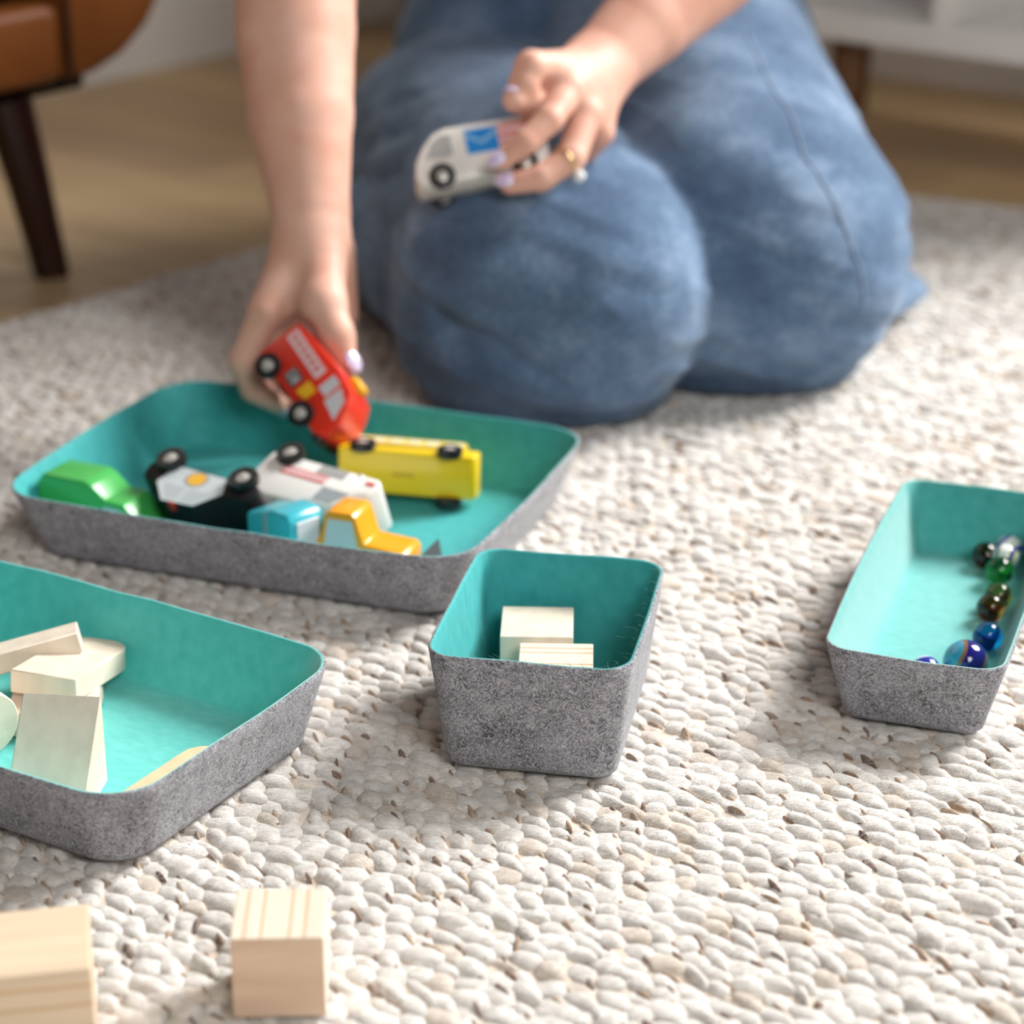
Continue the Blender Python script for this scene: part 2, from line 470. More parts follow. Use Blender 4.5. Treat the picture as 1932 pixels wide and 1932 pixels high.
bm = box_bm(5.2, 4.6, 0.03, (0, 0, -0.019))
floor = bm_obj('floor', bm, MAT_PLANKS[2]); floor.location = (0.2, 1.9, FLOOR_Z); floor.rotation_euler = (0, 0, ROOM_A)
tag(floor, kind='structure')
bm = box_bm(0.92, 0.1085, 0.016, (0, 0, -0.008), 0.0012, 1)
plank_me = []
for mm in MAT_PLANKS:
    me = bpy.data.meshes.new('floor_plank'); bm.to_mesh(me); me.materials.append(mm); plank_me.append(me)
bm.free()
prng = random.Random(4)
for j in range(-12, 16):
    off = prng.uniform(0, 0.92)
    for i in range(-2, 3):
        x = i * 0.922 + off - 0.45; y = j * 0.11
        w = Vector((0.2, 1.9, 0)) + ex * x + ey * y
        if w.y < 1.15 or w.y > 3.9 or w.x < -1.6 or w.x > 1.7: continue
        o = bpy.data.objects.new('floor_plank', plank_me[prng.choice((0, 0, 1, 1, 2))])
        COL.objects.link(o); o.parent = floor; o.location = (x, y, 0.0)

def wall_slab(name, p0, p1, z0, z1, th, mat):
    p0, p1 = Vector((p0[0], p0[1], 0)), Vector((p1[0], p1[1], 0))
    d = p1 - p0; L = d.length
    bm = box_bm(L, th, z1 - z0, (L / 2, th / 2, (z0 + z1) / 2))
    o = bm_obj(name, bm, mat); o.location = p0; o.rotation_euler = (0, 0, math.atan2(d.y, d.x))
    return tag(o, kind='structure')
CORNER = (-0.16, 3.42)
wall_slab('wall_left', (-1.55, 1.53), CORNER, FLOOR_Z, 2.5, 0.05, MAT_WALL)
wall_slab('wall_back', CORNER, (0.98, 2.575), FLOOR_Z, 2.5, 0.05, MAT_WALL)
wall_slab('shade_wall_right', (0.98, 2.575), (2.25, 1.634), FLOOR_Z, 0.72, 0.05, MAT_WALL)  # unseen low wall added to darken the floor under the bookcase
wall_slab('baseboard_left', (-1.548, 1.518), (-0.165, 3.398), FLOOR_Z, 0.07, 0.012, MAT_WHITE_LAC)
wall_slab('baseboard_back', (-0.155, 3.398), (0.975, 2.563), FLOOR_Z, 0.07, 0.012, MAT_WHITE_LAC)

# ---------------------------------------------------------------- rug
def build_rug():
    root = empty('rug', (0, 1.3, FLOOR_Z))
    tag(root, 'cream chunky woven wool rug flecked with brown yarn', 'rug')
    # the rug's corner lies behind the kneeling person; two edges run off from it
    A = np.array((-0.437, 1.822)); dA = np.array((0.209, 0.245)); dA /= np.linalg.norm(dA)
    B = np.array((0.398, 2.262)); dB = np.array((0.12, -0.062)); dB /= np.linalg.norm(dB)
    t = np.linalg.solve(np.array([dA, -dB]).T, B - A); C = A + dA * t[0]
    nA = np.array((-dA[1], dA[0])); nB = np.array((-dB[1], dB[0]))
    nB = nB if nB[1] > 0 else -nB; nA = nA if nA[0] < 0 else -nA
    # base slab
    poly = [C, A - dA * 1.75, (A - dA * 1.75) + dB * 2.4, C + dB * 1.9]
    verts, n = [], 4
    for z in (0.0, 0.0108):
        for p in poly: verts.append((p[0], p[1] - 1.3, z))
    faces = [(3, 2, 1, 0), (4, 5, 6, 7)] + [(i, (i + 1) % 4, (i + 1) % 4 + 4, i + 4) for i in range(4)]
    mb = plain('rug_backing', (0.68, 0.58, 0.49, 1), 0.95, 0.1)
    mesh_obj('backing', verts, faces, mb, root, smooth=False)
    # stitches: rows of plump loops along ru, each tucked under its neighbour
    a = R(-41); ru = np.array((math.cos(a), math.sin(a))); rv = np.array((-ru[1], ru[0]))
    pu, pv = 0.0158, 0.0098
    P = []
    for j in range(-150, 150):
        for i in range(-130, 130):
            p = np.array((0.1, 1.4)) + ru * (i + 0.5 * (j % 2)) * pu + rv * j * pv
            if p[1] < 0.55 or p[1] > 2.5 or abs(p[0]) > 0.28 * p[1] + 0.42: continue
            if (p - A) @ nA > -0.004 or (p - B) @ nB > -0.004: continue
            P.append(p)
    P = np.array(P); n = len(P)
    jit = rng.normal(0, 1, (n, 8))
    # unit loop: rounded dome, 10 round x 4 rings
    nr, rings = 10, [(1.0, -0.45), (1.0, 0.05), (0.86, 0.52), (0.52, 0.86), (0.0, 1.0)]
    U = []
    for r_, z in rings[:-1]:
        for k in range(nr):
            th = 2 * math.pi * k / nr
            U.append((r_ * math.cos(th), r_ * math.sin(th), z))
    U.append((0, 0, 1.0)); U = np.array(U)
    Q = []
    for q in range(len(rings) - 2):
        for k in range(nr):
            Q.append((q * nr + k, q * nr + (k + 1) % nr, (q + 1) * nr + (k + 1) % nr, (q + 1) * nr + k))
    top = len(U) - 1; base = (len(rings) - 2) * nr
    T = [(base + k, base + (k + 1) % nr, top, top) for k in range(nr)]
    def loops(P, jit, la, wb, hz, dz, yaw, cols, tilt=0.17):
        n = len(P)
        an = a + yaw + 0.20 * jit[:, 0]
        L = la * (1 + 0.20 * jit[:, 1]); W = wb * (1 + 0.20 * jit[:, 2]); Hh = hz * (1 + 0.18 * jit[:, 3])
        ca, sa = np.cos(an), np.sin(an)
        lump = 1 + 0.075 * rng.normal(0, 1, (n, len(U)))
        x = U[None, :, 0] * L[:, None] * lump; y = U[None, :, 1] * W[:, None] * lump
        taper = (1 - 0.20 * U[None, :, 0] * np.sign(0.4 + jit[:, 4])[:, None]) * (1 - 0.34 * U[None, :, 0] ** 2)
        y = y * taper
        z = U[None, :, 2] * Hh[:, None] + tilt * x + dz + 0.0005 * jit[:, 5][:, None]
        X = P[:, 0, None] + 0.0009 * jit[:, 6][:, None] + ca[:, None] * x - sa[:, None] * y
        Y = P[:, 1, None] + 0.0009 * jit[:, 7][:, None] + sa[:, None] * x + ca[:, None] * y
        V = np.stack([X, Y - 1.3, z], -1).reshape(-1, 3)
        off = (np.arange(n) * len(U))[:, None, None]
        F4 = (np.array(Q)[None] + off).reshape(-1, 4); F3 = (np.array(T)[None, :, :3] + off).reshape(-1, 3)
        C = np.repeat(cols, len(U), axis=0)
        return V, F4, F3, C
    cream = np.array((0.905, 0.872, 0.832)); warm = np.array((0.82, 0.73, 0.64)); grey = np.array((0.85, 0.815, 0.775))
    u = rng.random(n)
    cols = np.where((u < 0.10)[:, None], warm, np.where((u < 0.28)[:, None], grey, cream)) * (1 + 0.03 * jit[:, :1])
    V1, Q1, T1, C1 = loops(P, jit, 0.0132, 0.0074, 0.0042, 0.0096, R(-14), cols)
    # brown yarn showing in the gaps, also standing in for short shadows beside loops
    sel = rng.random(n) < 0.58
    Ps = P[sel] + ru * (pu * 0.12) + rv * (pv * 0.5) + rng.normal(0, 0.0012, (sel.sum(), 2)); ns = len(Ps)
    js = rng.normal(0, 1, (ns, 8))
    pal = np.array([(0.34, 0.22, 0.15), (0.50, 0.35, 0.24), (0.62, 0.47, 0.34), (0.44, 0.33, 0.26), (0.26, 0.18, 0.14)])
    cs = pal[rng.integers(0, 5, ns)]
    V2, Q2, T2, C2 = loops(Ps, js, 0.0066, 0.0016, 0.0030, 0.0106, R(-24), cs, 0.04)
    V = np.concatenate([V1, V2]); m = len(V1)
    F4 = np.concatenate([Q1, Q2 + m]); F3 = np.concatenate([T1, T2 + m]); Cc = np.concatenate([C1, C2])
    me = bpy.data.meshes.new('wool_loops')
    me.vertices.add(len(V)); me.vertices.foreach_set('co', V.astype(np.float32).ravel())
    loopsv = np.concatenate([F4.ravel(), F3.ravel()]).astype(np.int32)
    me.loops.add(len(loopsv)); me.loops.foreach_set('vertex_index', loopsv)
    tot = np.concatenate([np.full(len(F4), 4), np.full(len(F3), 3)]).astype(np.int32)
    me.polygons.add(len(tot)); me.polygons.foreach_set('loop_total', tot)
    me.polygons.foreach_set('loop_start', np.concatenate([[0], np.cumsum(tot)[:-1]]).astype(np.int32))
    me.update(calc_edges=True)
    me.polygons.foreach_set('use_smooth', np.ones(len(tot), dtype=bool))
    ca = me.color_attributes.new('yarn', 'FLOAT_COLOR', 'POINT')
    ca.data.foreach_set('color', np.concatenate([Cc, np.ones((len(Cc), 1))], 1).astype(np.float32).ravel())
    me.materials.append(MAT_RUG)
    o = bpy.data.objects.new('wool_loops', me); COL.objects.link(o); o.parent = root
    o['kind'] = 'stuff'
    # loose wool fibres standing off the loops
    near = P[(P[:, 1] < 1.35) & (np.abs(P[:, 0]) < 0.42)]
    M_ = 26000
    S = near[rng.integers(0, len(near), M_)] + rng.normal(0, 0.006, (M_, 2))
    th = a + rng.normal(0, 0.9, M_); ln = rng.uniform(0.004, 0.011, M_); bend = rng.normal(0, 0.9, M_); hgt = rng.uniform(0.0006, 0.0030, M_)
    z0 = 0.0128 + rng.uniform(0, 0.0012, M_)
    rows = []
    for k in range(5):
        t = k / 4
        ang = th + bend * t
        x = S[:, 0] + ln * t * np.cos(ang); y = S[:, 1] + ln * t * np.sin(ang); z = z0 + hgt * np.sin(math.pi * (0.15 + 0.8 * t))
        w_ = 0.00006 * (1 - 0.6 * t)
        nx, ny = -np.sin(ang), np.cos(ang)
        rows.append(np.stack([x - nx * w_, y - ny * w_ - 1.3, z], -1)); rows.append(np.stack([x + nx * w_, y + ny * w_ - 1.3, z + 0.00003], -1))
    Vf = np.stack(rows, 1).reshape(-1, 3)
    Ff = np.concatenate([np.stack([np.arange(M_) * 10 + 2 * k, np.arange(M_) * 10 + 2 * k + 1, np.arange(M_) * 10 + 2 * k + 3, np.arange(M_) * 10 + 2 * k + 2], 1) for k in range(4)])
    fz = mesh_obj('wool_fuzz', Vf, Ff, plain('wool_fibre', (0.86, 0.82, 0.76, 1), 0.9, 0.1), root)
    fz['kind'] = 'stuff'
    return root
build_rug()

# ---------------------------------------------------------------- armchair
def build_chair():
    d = Vector((0.588, 0.809, 0)); S = Vector((-0.399, 2.0, FLOOR_Z))
    root = empty('armchair', S, math.atan2(d.y, d.x))     # local x along the front, y to the back
    tag(root, 'cognac leather armchair with dark tapered wooden legs', 'armchair')
    z0 = 0.165 - FLOOR_Z
    # arm with a rolled under outer corner (seen from the front), x>0 is the near arm
    prof = [(0.0, z0), (0.035, z0 + 0.002), (0.072, z0 + 0.014), (0.105, z0 + 0.036), (0.128, z0 + 0.066), (0.142, z0 + 0.105),
            (0.146, z0 + 0.2), (0.142, z0 + 0.36), (0.12, z0 + 0.40), (0.06, z0 + 0.41), (0.0, z0 + 0.395)]
    def arm(mirror):
        bm = bmesh.new()
        pr_ = [((-0.62 - x) if mirror else x, z) for x, z in prof]
        a = [bm.verts.new((x, 0, z)) for x, z in pr_]; b = [bm.verts.new((x, 0.7, z)) for x, z in pr_]
        n = len(a); bm.faces.new(a); bm.faces.new(b[::-1])
        for i in range(n): bm.faces.new((a[i], b[i], b[(i + 1) % n], a[(i + 1) % n]))
        bmesh.ops.recalc_face_normals(bm, faces=bm.faces)
        bmesh.ops.bevel(bm, geom=bm.edges[:], offset=0.008, segments=2, profile=0.5, affect='EDGES', clamp_overlap=True)
        bm_obj('arm', bm, MAT_LEATHER, root, angle=50)
    arm(False); arm(True)
    bm_obj('seat_rail', box_bm(0.61, 0.05, 0.07, (-0.31, 0.022, z0 + 0.036), 0.012, 3), MAT_LEATHER, root, smooth=True)
    bm_obj('seat_cushion', box_bm(0.61, 0.60, 0.16, (-0.31, 0.30, z0 + 0.172), 0.035, 4), MAT_LEATHER, root, smooth=True)
    bm_obj('backrest', box_bm(0.61, 0.14, 0.55, (-0.31, 0.63, z0 + 0.42), 0.05, 4), MAT_LEATHER, root, smooth=True)
    bm_obj('underside', box_bm(0.72, 0.62, 0.02, (-0.31, 0.34, z0 - 0.006), 0.004, 1), MAT_BLACK_BASE, root)
    bm_obj('piping', tube_bm([(0.0, -0.003, z0), (0.0, -0.004, z0 + 0.2), (0.0, -0.004, z0 + 0.39), (0, 0.1, z0 + 0.40), (0, 0.6, z0 + 0.40)], 0.0035, 6), MAT_PIPING, root, smooth=True)
    for lx, ly, ox, oy in ((-0.045, 0.035, 0.03, 0.0), (-0.575, 0.035, -0.03, 0.0), (-0.045, 0.60, 0.03, 0.05), (-0.575, 0.60, -0.03, 0.05)):
        bm_obj('leg', tube_bm([(lx, ly, z0 - 0.01), (lx + ox * 0.5, ly + oy * 0.5 - 0.005, z0 * 0.5), (lx + ox, ly + oy - 0.01, 0.0)], [0.0235, 0.020, 0.0165], 20), MAT_CHAIR_LEG, root, angle=50)
build_chair()

# ---------------------------------------------------------------- white low bookcase
def build_bookcase():
    ang = R(-39.5)
    root = empty('bookcase', (0.337, 2.462, FLOOR_Z), ang)   # local x along the front edge, y into the depth
    tag(root, 'white open bookcase on brown legs by the wall', 'bookcase')
    zb = 0.12 - FLOOR_Z
    x0, x1, dp = -0.12, 0.62, 0.30
    W = MAT_WHITE_LAC
    bm_obj('bottom_board', box_bm(x1 - x0, dp, 0.028, ((x0 + x1) / 2, dp / 2, zb + 0.014), 0.0015, 1), W, root)
    bm_obj('top_board', box_bm(x1 - x0, dp, 0.025, ((x0 + x1) / 2, dp / 2, zb + 0.62), 0.0015, 1), W, root)
    bm_obj('middle_shelf', box_bm(x1 - x0 - 0.04, dp - 0.02, 0.018, ((x0 + x1) / 2, dp / 2, zb + 0.32), 0.001, 1), W, root)
    for sx in (x0 + 0.009, x1 - 0.009):
        bm_obj('side_panel', box_bm(0.018, dp, 0.58, (sx, dp / 2, zb + 0.318), 0.001, 1), W, root)
    bm_obj('divider', box_bm(0.018, dp - 0.01, 0.58, (0.146, dp / 2 - 0.003, zb + 0.318), 0.001, 1), W, root)
    bm_obj('back_panel', box_bm(x1 - x0, 0.008, 0.6, ((x0 + x1) / 2, dp - 0.004, zb + 0.318)), W, root)
    for lx, ly in ((0.012, 0.045), (x1 - 0.06, 0.045), (-0.10, dp - 0.045), (x1 - 0.06, dp - 0.045)):
        bm_obj('leg', tube_bm([(lx, ly, zb), (lx, ly, 0.0)], [0.019, 0.013], 16), MAT_CAB_LEG, root, angle=50)
build_bookcase()

# ---------------------------------------------------------------- felt trays
def rrect(w, d, r, n=7, bow=0.0):
    """rounded rectangle outline with slightly bowed sides"""
    pts = []
    for cx, cy, a0 in ((w / 2 - r, d / 2 - r, 0), (-w / 2 + r, d / 2 - r, 90), (-w / 2 + r, -d / 2 + r, 180), (w / 2 - r, -d / 2 + r, 270)):
        arc = [(cx + r * math.cos(R(a0 + 90 * k / n)), cy + r * math.sin(R(a0 + 90 * k / n))) for k in range(n + 1)]
        pts += arc
    out = []
    m = len(pts)
    for i in range(m):
        p, q = pts[i], pts[(i + 1) % m]
        out.append(p)
        L = math.hypot(q[0] - p[0], q[1] - p[1])
        if L > 0.03:
            s = 10
            nx, ny = (q[1] - p[1]) / L, -(q[0] - p[0]) / L
            for k in range(1, s):
                t = k / s; bo = bow * 4 * t * (1 - t) * L / 0.2
                out.append((p[0] + (q[0] - p[0]) * t + nx * bo, p[1] + (q[1] - p[1]) * t + ny * bo))
    return out

def make_tray(loc, rot, w, d, h, t, r, label, th=0.0026, bow=0.0, lining=None):
    root = empty('felt_tray', (loc[0], loc[1], 0.0), R(rot))
    tag(root, label, 'tray')
    def surf(levels):
        V, F, rings = [], [], []
        for lv in levels:
            off, z, bw = lv
            pts = rrect(w - 2 * off, d - 2 * off, max(r - off * 0.55, 0.003), bow=bw)
            rings.append(len(V))
            for k, (x, y) in enumerate(pts):
                wob = 0.0011 * noise.noise(Vector((x * 28 + loc[0] * 50, y * 28, loc[1] * 50))) * (z / h)
                V.append((x, y, z + wob))
        n = len(pts)
        for a, b in zip(rings, rings[1:]):
            for i in range(n):
                F.append((a + i, a + (i + 1) % n, b + (i + 1) % n, b + i))
        return V, F, rings, n
    rb = 0.006
    # outer grey skin: floor, rounded foot, wall, outer half of the rim
    lv = [(t + rb, 0.0, 0)]
    for k in range(1, 4):
        a = math.pi / 2 * k / 3
        lv.append((t + rb - rb * math.sin(a), rb - rb * math.cos(a), 0))
    for k in range(1, 7):
        f = k / 6
        lv.append((t * (1 - f), rb + (h - 0.0006 - rb) * f, bow * f))
    lv += [(th * 0.18, h, bow), (th * 0.42, h + 0.0002, bow)]
    V, F, rings, n = surf(lv)
    F.append(tuple(range(n))[::-1])
    mesh_obj('felt_shell', V, F, MAT_FELT, root)
    # teal lining: inner half of the rim, wall, floor
    lv = [(th * 0.42, h + 0.0002, bow), (th * 0.8, h + 0.0001, bow), (th, h - 0.0007, bow)]
    for k in range(1, 7):
        f = 1 - k / 6
        lv.append((t * (1 - f) + th, th + 0.003 + (h - 0.0007 - th - 0.003) * f, bow * f))
    lv += [(t + th + 0.0012, th + 0.0009, 0), (t + th + 0.0035, th, 0), (t + th + 0.012, th, 0)]
    V, F, rings, n = surf(lv)
    last = rings[-1]
    F.append(tuple(last + i for i in range(n)))
    mesh_obj('lining', V, F, lining or MAT_TEAL, root)
    return root
TRAY_A = make_tray((-0.1371, 1.3621), -20.59, 0.3206, 0.2423, 0.0451, 0.0137, 0.034, 'large grey felt tray with teal lining holding the toy vehicles', bow=0.002)
TRAY_C = make_tray((0.0205, 1.0838), -11.02, 0.1079, 0.1427, 0.0686, 0.0078, 0.016, 'small tall grey felt bin with teal lining holding two cubes', bow=0.001)
def loose_fibres(tray, w, d, h, n, seed):
    """stray felt hairs along the rim and the near right corner"""
    g = random.Random(seed); V, F = [], []
    for i in range(n):
        if i % 3 == 0: x, y, z = w / 2 - g.uniform(0.002, 0.010), g.uniform(-d / 2 + 0.01, d / 2 - 0.02), g.uniform(h * 0.45, h * 0.98)
        elif i % 3 == 1: x, y, z = g.uniform(-w / 2 + 0.01, w / 2 - 0.01), -d / 2 + 0.002, h
        else: x, y, z = g.choice((-1, 1)) * (w / 2 - 0.0015), g.uniform(-d / 2 + 0.01, d / 2 - 0.01), h
        a, e = g.uniform(0, 6.28), g.uniform(0.1, 0.9); L = g.uniform(0.003, 0.009); b0 = len(V); c = g.uniform(-2, 2)
        for k in range(5):
            t = k / 4; aa = a + c * t
            p = (x + L * t * math.cos(aa) * math.cos(e), y + L * t * math.sin(aa) * math.cos(e), z + L * t * math.sin(e) * (1 - 0.6 * t))
            V += [(p[0] - 0.00005, p[1], p[2] - 0.00004), (p[0] + 0.00005, p[1], p[2] + 0.00004)]
        for k in range(4): F.append((b0 + 2 * k, b0 + 2 * k + 1, b0 + 2 * k + 3, b0 + 2 * k + 2))
    o = mesh_obj('loose_fibres', V, F, plain('felt_hair', (0.55, 0.62, 0.62, 1), 0.9, 0.1), tray)
    o['kind'] = 'stuff'
loose_fibres(TRAY_C, 0.1079, 0.1427, 0.0686, 150, 3)
TRAY_D = make_tray((0.2554, 1.189), -18.95, 0.0984, 0.2657, 0.0457, 0.0101, 0.016, 'narrow grey felt bin with teal lining holding the marbles', bow=0.002, lining=MAT_TEAL_BACKLIT)
TRAY_B = make_tray((-0.2727, 1.0702), -30.53, 0.3206, 0.187, 0.0466, 0.0108, 0.030, 'grey felt tray with teal lining holding loose wooden blocks', bow=0.002, lining=MAT_TEAL_LIT)

# ---------------------------------------------------------------- wooden blocks
def place(o, origin, xd, zd):
    """local x along xd, local z near zd"""
    x = Vector(xd).normalized(); z = Vector(zd); z = (z - x * z.dot(x)).normalized(); y = z.cross(x)
    M = Matrix((x, y, z)).transposed().to_4x4(); M.translation = Vector(origin)
    o.matrix_world = M
    return o
G_CUBE = 'wooden cubes'
def cube(size, loc, rz, mat, label):
    o = bm_obj('wooden_cube', box_bm(size, size, size, (0, 0, 0), 0.0007, 2), mat)
    o.location = (loc[0], loc[1], loc[2] + size / 2); o.rotation_euler = (0, 0, R(rz))
    return tag(o, label, 'toy block', G_CUBE)
W_X = wood_material('pine_ring_lines_top', axis=0, lines=(0.15, 0.33, 0.64, 0.80), end=1)
cube(0.04, (-0.1010, 0.8278, 0.0), 1.9, W_X, 'small wooden cube standing on the rug, four lines across its top')
W_Z = wood_material('pine_ring_lines_front', axis=2, lines=(0.10, 0.44, 0.68, 0.86), base=(0.80, 0.63, 0.45, 1), dark=(0.60, 0.37, 0.17, 1), size=0.05)
cube(0.05, (-0.2015, 0.7905, 0.0), 11.0, W_Z, 'larger wooden cube in the near left corner of the rug')
cube(0.04, (0.0140, 1.1195, 0.0027), -2.0, MAT_PINE, 'plain wooden cube at the back of the small tall bin')
W_Z2 = wood_material('pine_ring_lines_tilted', axis=1, lines=(0.14, 0.36, 0.70, 0.84), dark=(0.50, 0.27, 0.10, 1), end=0)
o = cube(0.04, (0.0235, 1.072, 0.0027), -2.0, W_Z2, 'striped wooden cube in front of the plain cube inside the bin')
# blocks in the left tray
def slab_bm(L, W, T, rc=0.0, corner_only=True):
    """flat block, length L (x from 0), width W (y centred), thickness T (z from 0); far end rounded by rc"""
    if rc:
        pts = [(0, -W / 2), (L - rc, -W / 2)]
        for k in range(1, 9):
            a = R(-90 + 90 * k / 8); pts.append((L - rc + rc * math.cos(a), -W / 2 + rc + rc * math.sin(a)))
        for k in range(0, 9):
            a = R(90 * k / 8); pts.append((L - rc + rc * math.cos(a), W / 2 - rc + rc * math.sin(a)))
        pts.append((0, W / 2))
    else:
        pts = [(0, -W / 2), (L, -W / 2), (L, W / 2), (0, W / 2)]
    bm = bmesh.new()
    a = [bm.verts.new((x, y, 0)) for x, y in pts]; b = [bm.verts.new((x, y, T)) for x, y in pts]
    n = len(a); bm.faces.new(a[::-1]); bm.faces.new(b)
    for i in range(n): bm.faces.new((a[i], a[(i + 1) % n], b[(i + 1) % n], b[i]))
    bmesh.ops.recalc_face_normals(bm, faces=bm.faces)
    ed = [e for e in bm.edges if len(e.link_faces) == 2 and e.calc_face_angle(0) > 0.6]
    bmesh.ops.bevel(bm, geom=ed, offset=0.0006, segments=1, affect='EDGES', clamp_overlap=True)
    return bm
G_B = 'wooden blocks in the left tray'
o = bm_obj('rounded_slab', slab_bm(0.072, 0.039, 0.0130, 0.014), MAT_PINE, angle=40)
place(o, Vector((-0.2525, 1.0700, 0.0208)), (0.27, 0.95, -0.16), (0.03, 0.05, 1))
tag(o, 'flat wooden block with rounded end lying on another block', 'toy block', G_B)
o = bm_obj('flat_slab', slab_bm(0.046, 0.045, 0.0142), MAT_PINE_PINK, angle=40)
place(o, Vector((-0.2715, 1.0800, 0.0032)), (0.99, 0.05, 0), (0, 0, 1))
tag(o, 'short wooden block lying beneath the rounded slab', 'toy block', G_B)
o = bm_obj('plank_block', slab_bm(0.105, 0.022, 0.012), MAT_PINE, angle=40)
place(o, Vector((-0.3400, 1.0980, 0.0060)), (0.94, 0.22, 0.19), (-0.2, 0.10, 0.95))
tag(o, 'long thin wooden block leaning with its right end raised', 'toy block', G_B)
# wedge: sloping face to the viewer
o = bm_obj('wedge_block', prism_bm([(0, 0), (0.045, 0), (0.045, 0.049)], 0.041, 0.0006, 1), MAT_PINE_WEDGE, angle=40)
place(o, Vector((-0.2345, 0.9685, 0.0030)), (0.12, 0.99, 0), (0, 0, 1))
tag(o, 'triangular wooden wedge with its sloping face toward the viewer', 'toy block', G_B)
bm = lathe_bm([(0, 0), (0.0172, 0), (0.0179, 0.0007), (0.0179, 0.0493), (0.0172, 0.05), (0, 0.05)], 40, 'z')
o = bm_obj('cylinder_block', bm, MAT_PINE, angle=40)
place(o, Vector((-0.2745, 1.0370, 0.0210)), (0.0, 0.0, 1.0), (0.66, -0.75, 0.0))
o.matrix_world = o.matrix_world @ Matrix.Translation((0, 0, -0.05))
tag(o, 'wooden cylinder lying with its round end showing at the left edge', 'toy block', G_B)
o = bm_obj('arched_slab', slab_bm(0.074, 0.028, 0.016, 0.0138), wood_material('warm_pine', axis=1, base=(0.84, 0.63, 0.40, 1)), angle=40)
place(o, Vector((-0.1885, 0.9535, 0.0030)), (0.508, 0.861, 0), (0, 0, 1))
tag(o, 'flat wooden block with rounded end against the right wall of the tray', 'toy block', G_B)

# ---------------------------------------------------------------- marbles
def glass(name, col, rough=0.02):
    m, nt, b = new_mat(name)
    b.inputs['Base Color'].default_value = col; b.inputs['Roughness'].default_value = rough
    b.inputs['IOR'].default_value = 1.5; b.inputs['Transmission Weight'].default_value = 1.0
    return m
def marble_opaque(name, c1, c2, c3, scale=45, rot=(0.4, 0.3, 0.6), dist=3.0):
    m, nt, b = new_mat(name)
    tc = N(nt, 'ShaderNodeTexCoord'); mp = N(nt, 'ShaderNodeMapping'); mp.inputs['Rotation'].default_value = rot
    w = N(nt, 'ShaderNodeTexWave'); w.inputs['Scale'].default_value = scale; w.inputs['Distortion'].default_value = dist
    w.inputs['Detail'].default_value = 1
    nt.links.new(tc.outputs['Object'], mp.inputs['Vector']); nt.links.new(mp.outputs[0], w.inputs['Vector'])
    r = ramp(nt, [(0.0, c1), (0.58, c1), (0.66, c2), (0.82, c2), (0.92, c3)])
    nt.links.new(w.outputs['Fac'], r.inputs['Fac']); nt.links.new(r.outputs['Color'], b.inputs['Base Color'])
    b.inputs['Roughness'].default_value = 0.12; b.inputs['Coat Weight'].default_value = 0.4; b.inputs['Coat Roughness'].default_value = 0.02
    return m
def vane_bm(r, seed, twist=1.6):
    """a twisted ribbon inside a glass marble"""
    bm = bmesh.new(); rows = []
    for i in range(13):
        t = -1 + 2 * i / 12
        w = r * 0.62 * math.sqrt(max(0.0, 1 - t * t)) + 0.0002
        a = seed + twist * t
        c = Vector((0, 0, t * r * 0.78)); u = Vector((math.cos(a), math.sin(a), 0))
        rows.append([bm.verts.new(c + u * w * s) for s in (-1, -0.5, 0, 0.5, 1)])
    for a, b in zip(rows, rows[1:]):
        for k in range(4): bm.faces.new((a[k], a[k + 1], b[k + 1], b[k]))
    return bm
G_M = 'glass marbles in the narrow bin'
def marble(loc, r, mat, label, vane=None, rot=(0.5, 0.9, 0.2)):
    bm = bmesh.new(); bmesh.ops.create_uvsphere(bm, u_segments=40, v_segments=24, radius=r)
    o = bm_obj('marble', bm, mat, smooth=True)
    o.location = loc; o.rotation_euler = rot
    tag(o, label, 'marble', G_M)
    if vane:
        bm_obj('colour_vane', vane_bm(r, 0.6), vane, o, smooth=True)
    return o
FZ = 0.0028
MR = 0.0086
amber = glass('amber_glass', (0.60, 0.20, 0.04, 1)); brown = glass('brown_glass', (0.38, 0.15, 0.05, 1))
olive = glass('olive_brown_glass', (0.38, 0.26, 0.07, 1)); green = glass('green_glass', (0.12, 0.62, 0.28, 1)); blue = glass('blue_glass', (0.01, 0.30, 0.72, 1))
milk_b = marble_opaque('milky_blue_swirl', (0.85, 0.87, 0.84, 1), (0.85, 0.86, 0.84, 1), (0.03, 0.06, 0.5, 1), 30)
milk_y = marble_opaque('milky_yellow_swirl', (0.84, 0.87, 0.87, 1), (0.82, 0.76, 0.12, 1), (0.03, 0.06, 0.45, 1), 34, (0.2, 1.0, 0.3))
navy = marble_opaque('navy_brown_swirl', (0.015, 0.012, 0.16, 1), (0.24, 0.12, 0.06, 1), (0.05, 0.30, 0.45, 1), 15, (0.9, 0.4, 0.2), 2.0)
navy_w = marble_opaque('navy_white_swirl', (0.02, 0.03, 0.30, 1), (0.03, 0.04, 0.35, 1), (0.75, 0.78, 0.82, 1), 30, (0.2, 0.4, 1.2))
vg = plain('green_vane', (0.10, 0.45, 0.10, 1), 0.5); vb = plain('blue_vane', (0.01, 0.10, 0.45, 1), 0.5); vo = plain('orange_vane', (0.45, 0.13, 0.02, 1), 0.5); vd = plain('brown_vane', (0.10, 0.035, 0.010, 1), 0.5)
marble((0.2975, 1.2835, FZ + MR), MR, brown, 'dark brown glass marble beside the milky marbles', vd)
marble((0.3145, 1.2945, FZ + MR), MR, milk_b, 'milky white marble with a blue patch, farthest in the bin')
marble((0.3085, 1.2770, FZ + MR + 0.0015), MR, milk_y, 'milky marble with a yellow streak behind the green one')
marble((0.3010, 1.2575, FZ + MR + 0.001), MR + 0.0003, green, 'clear green glass marble', vg)
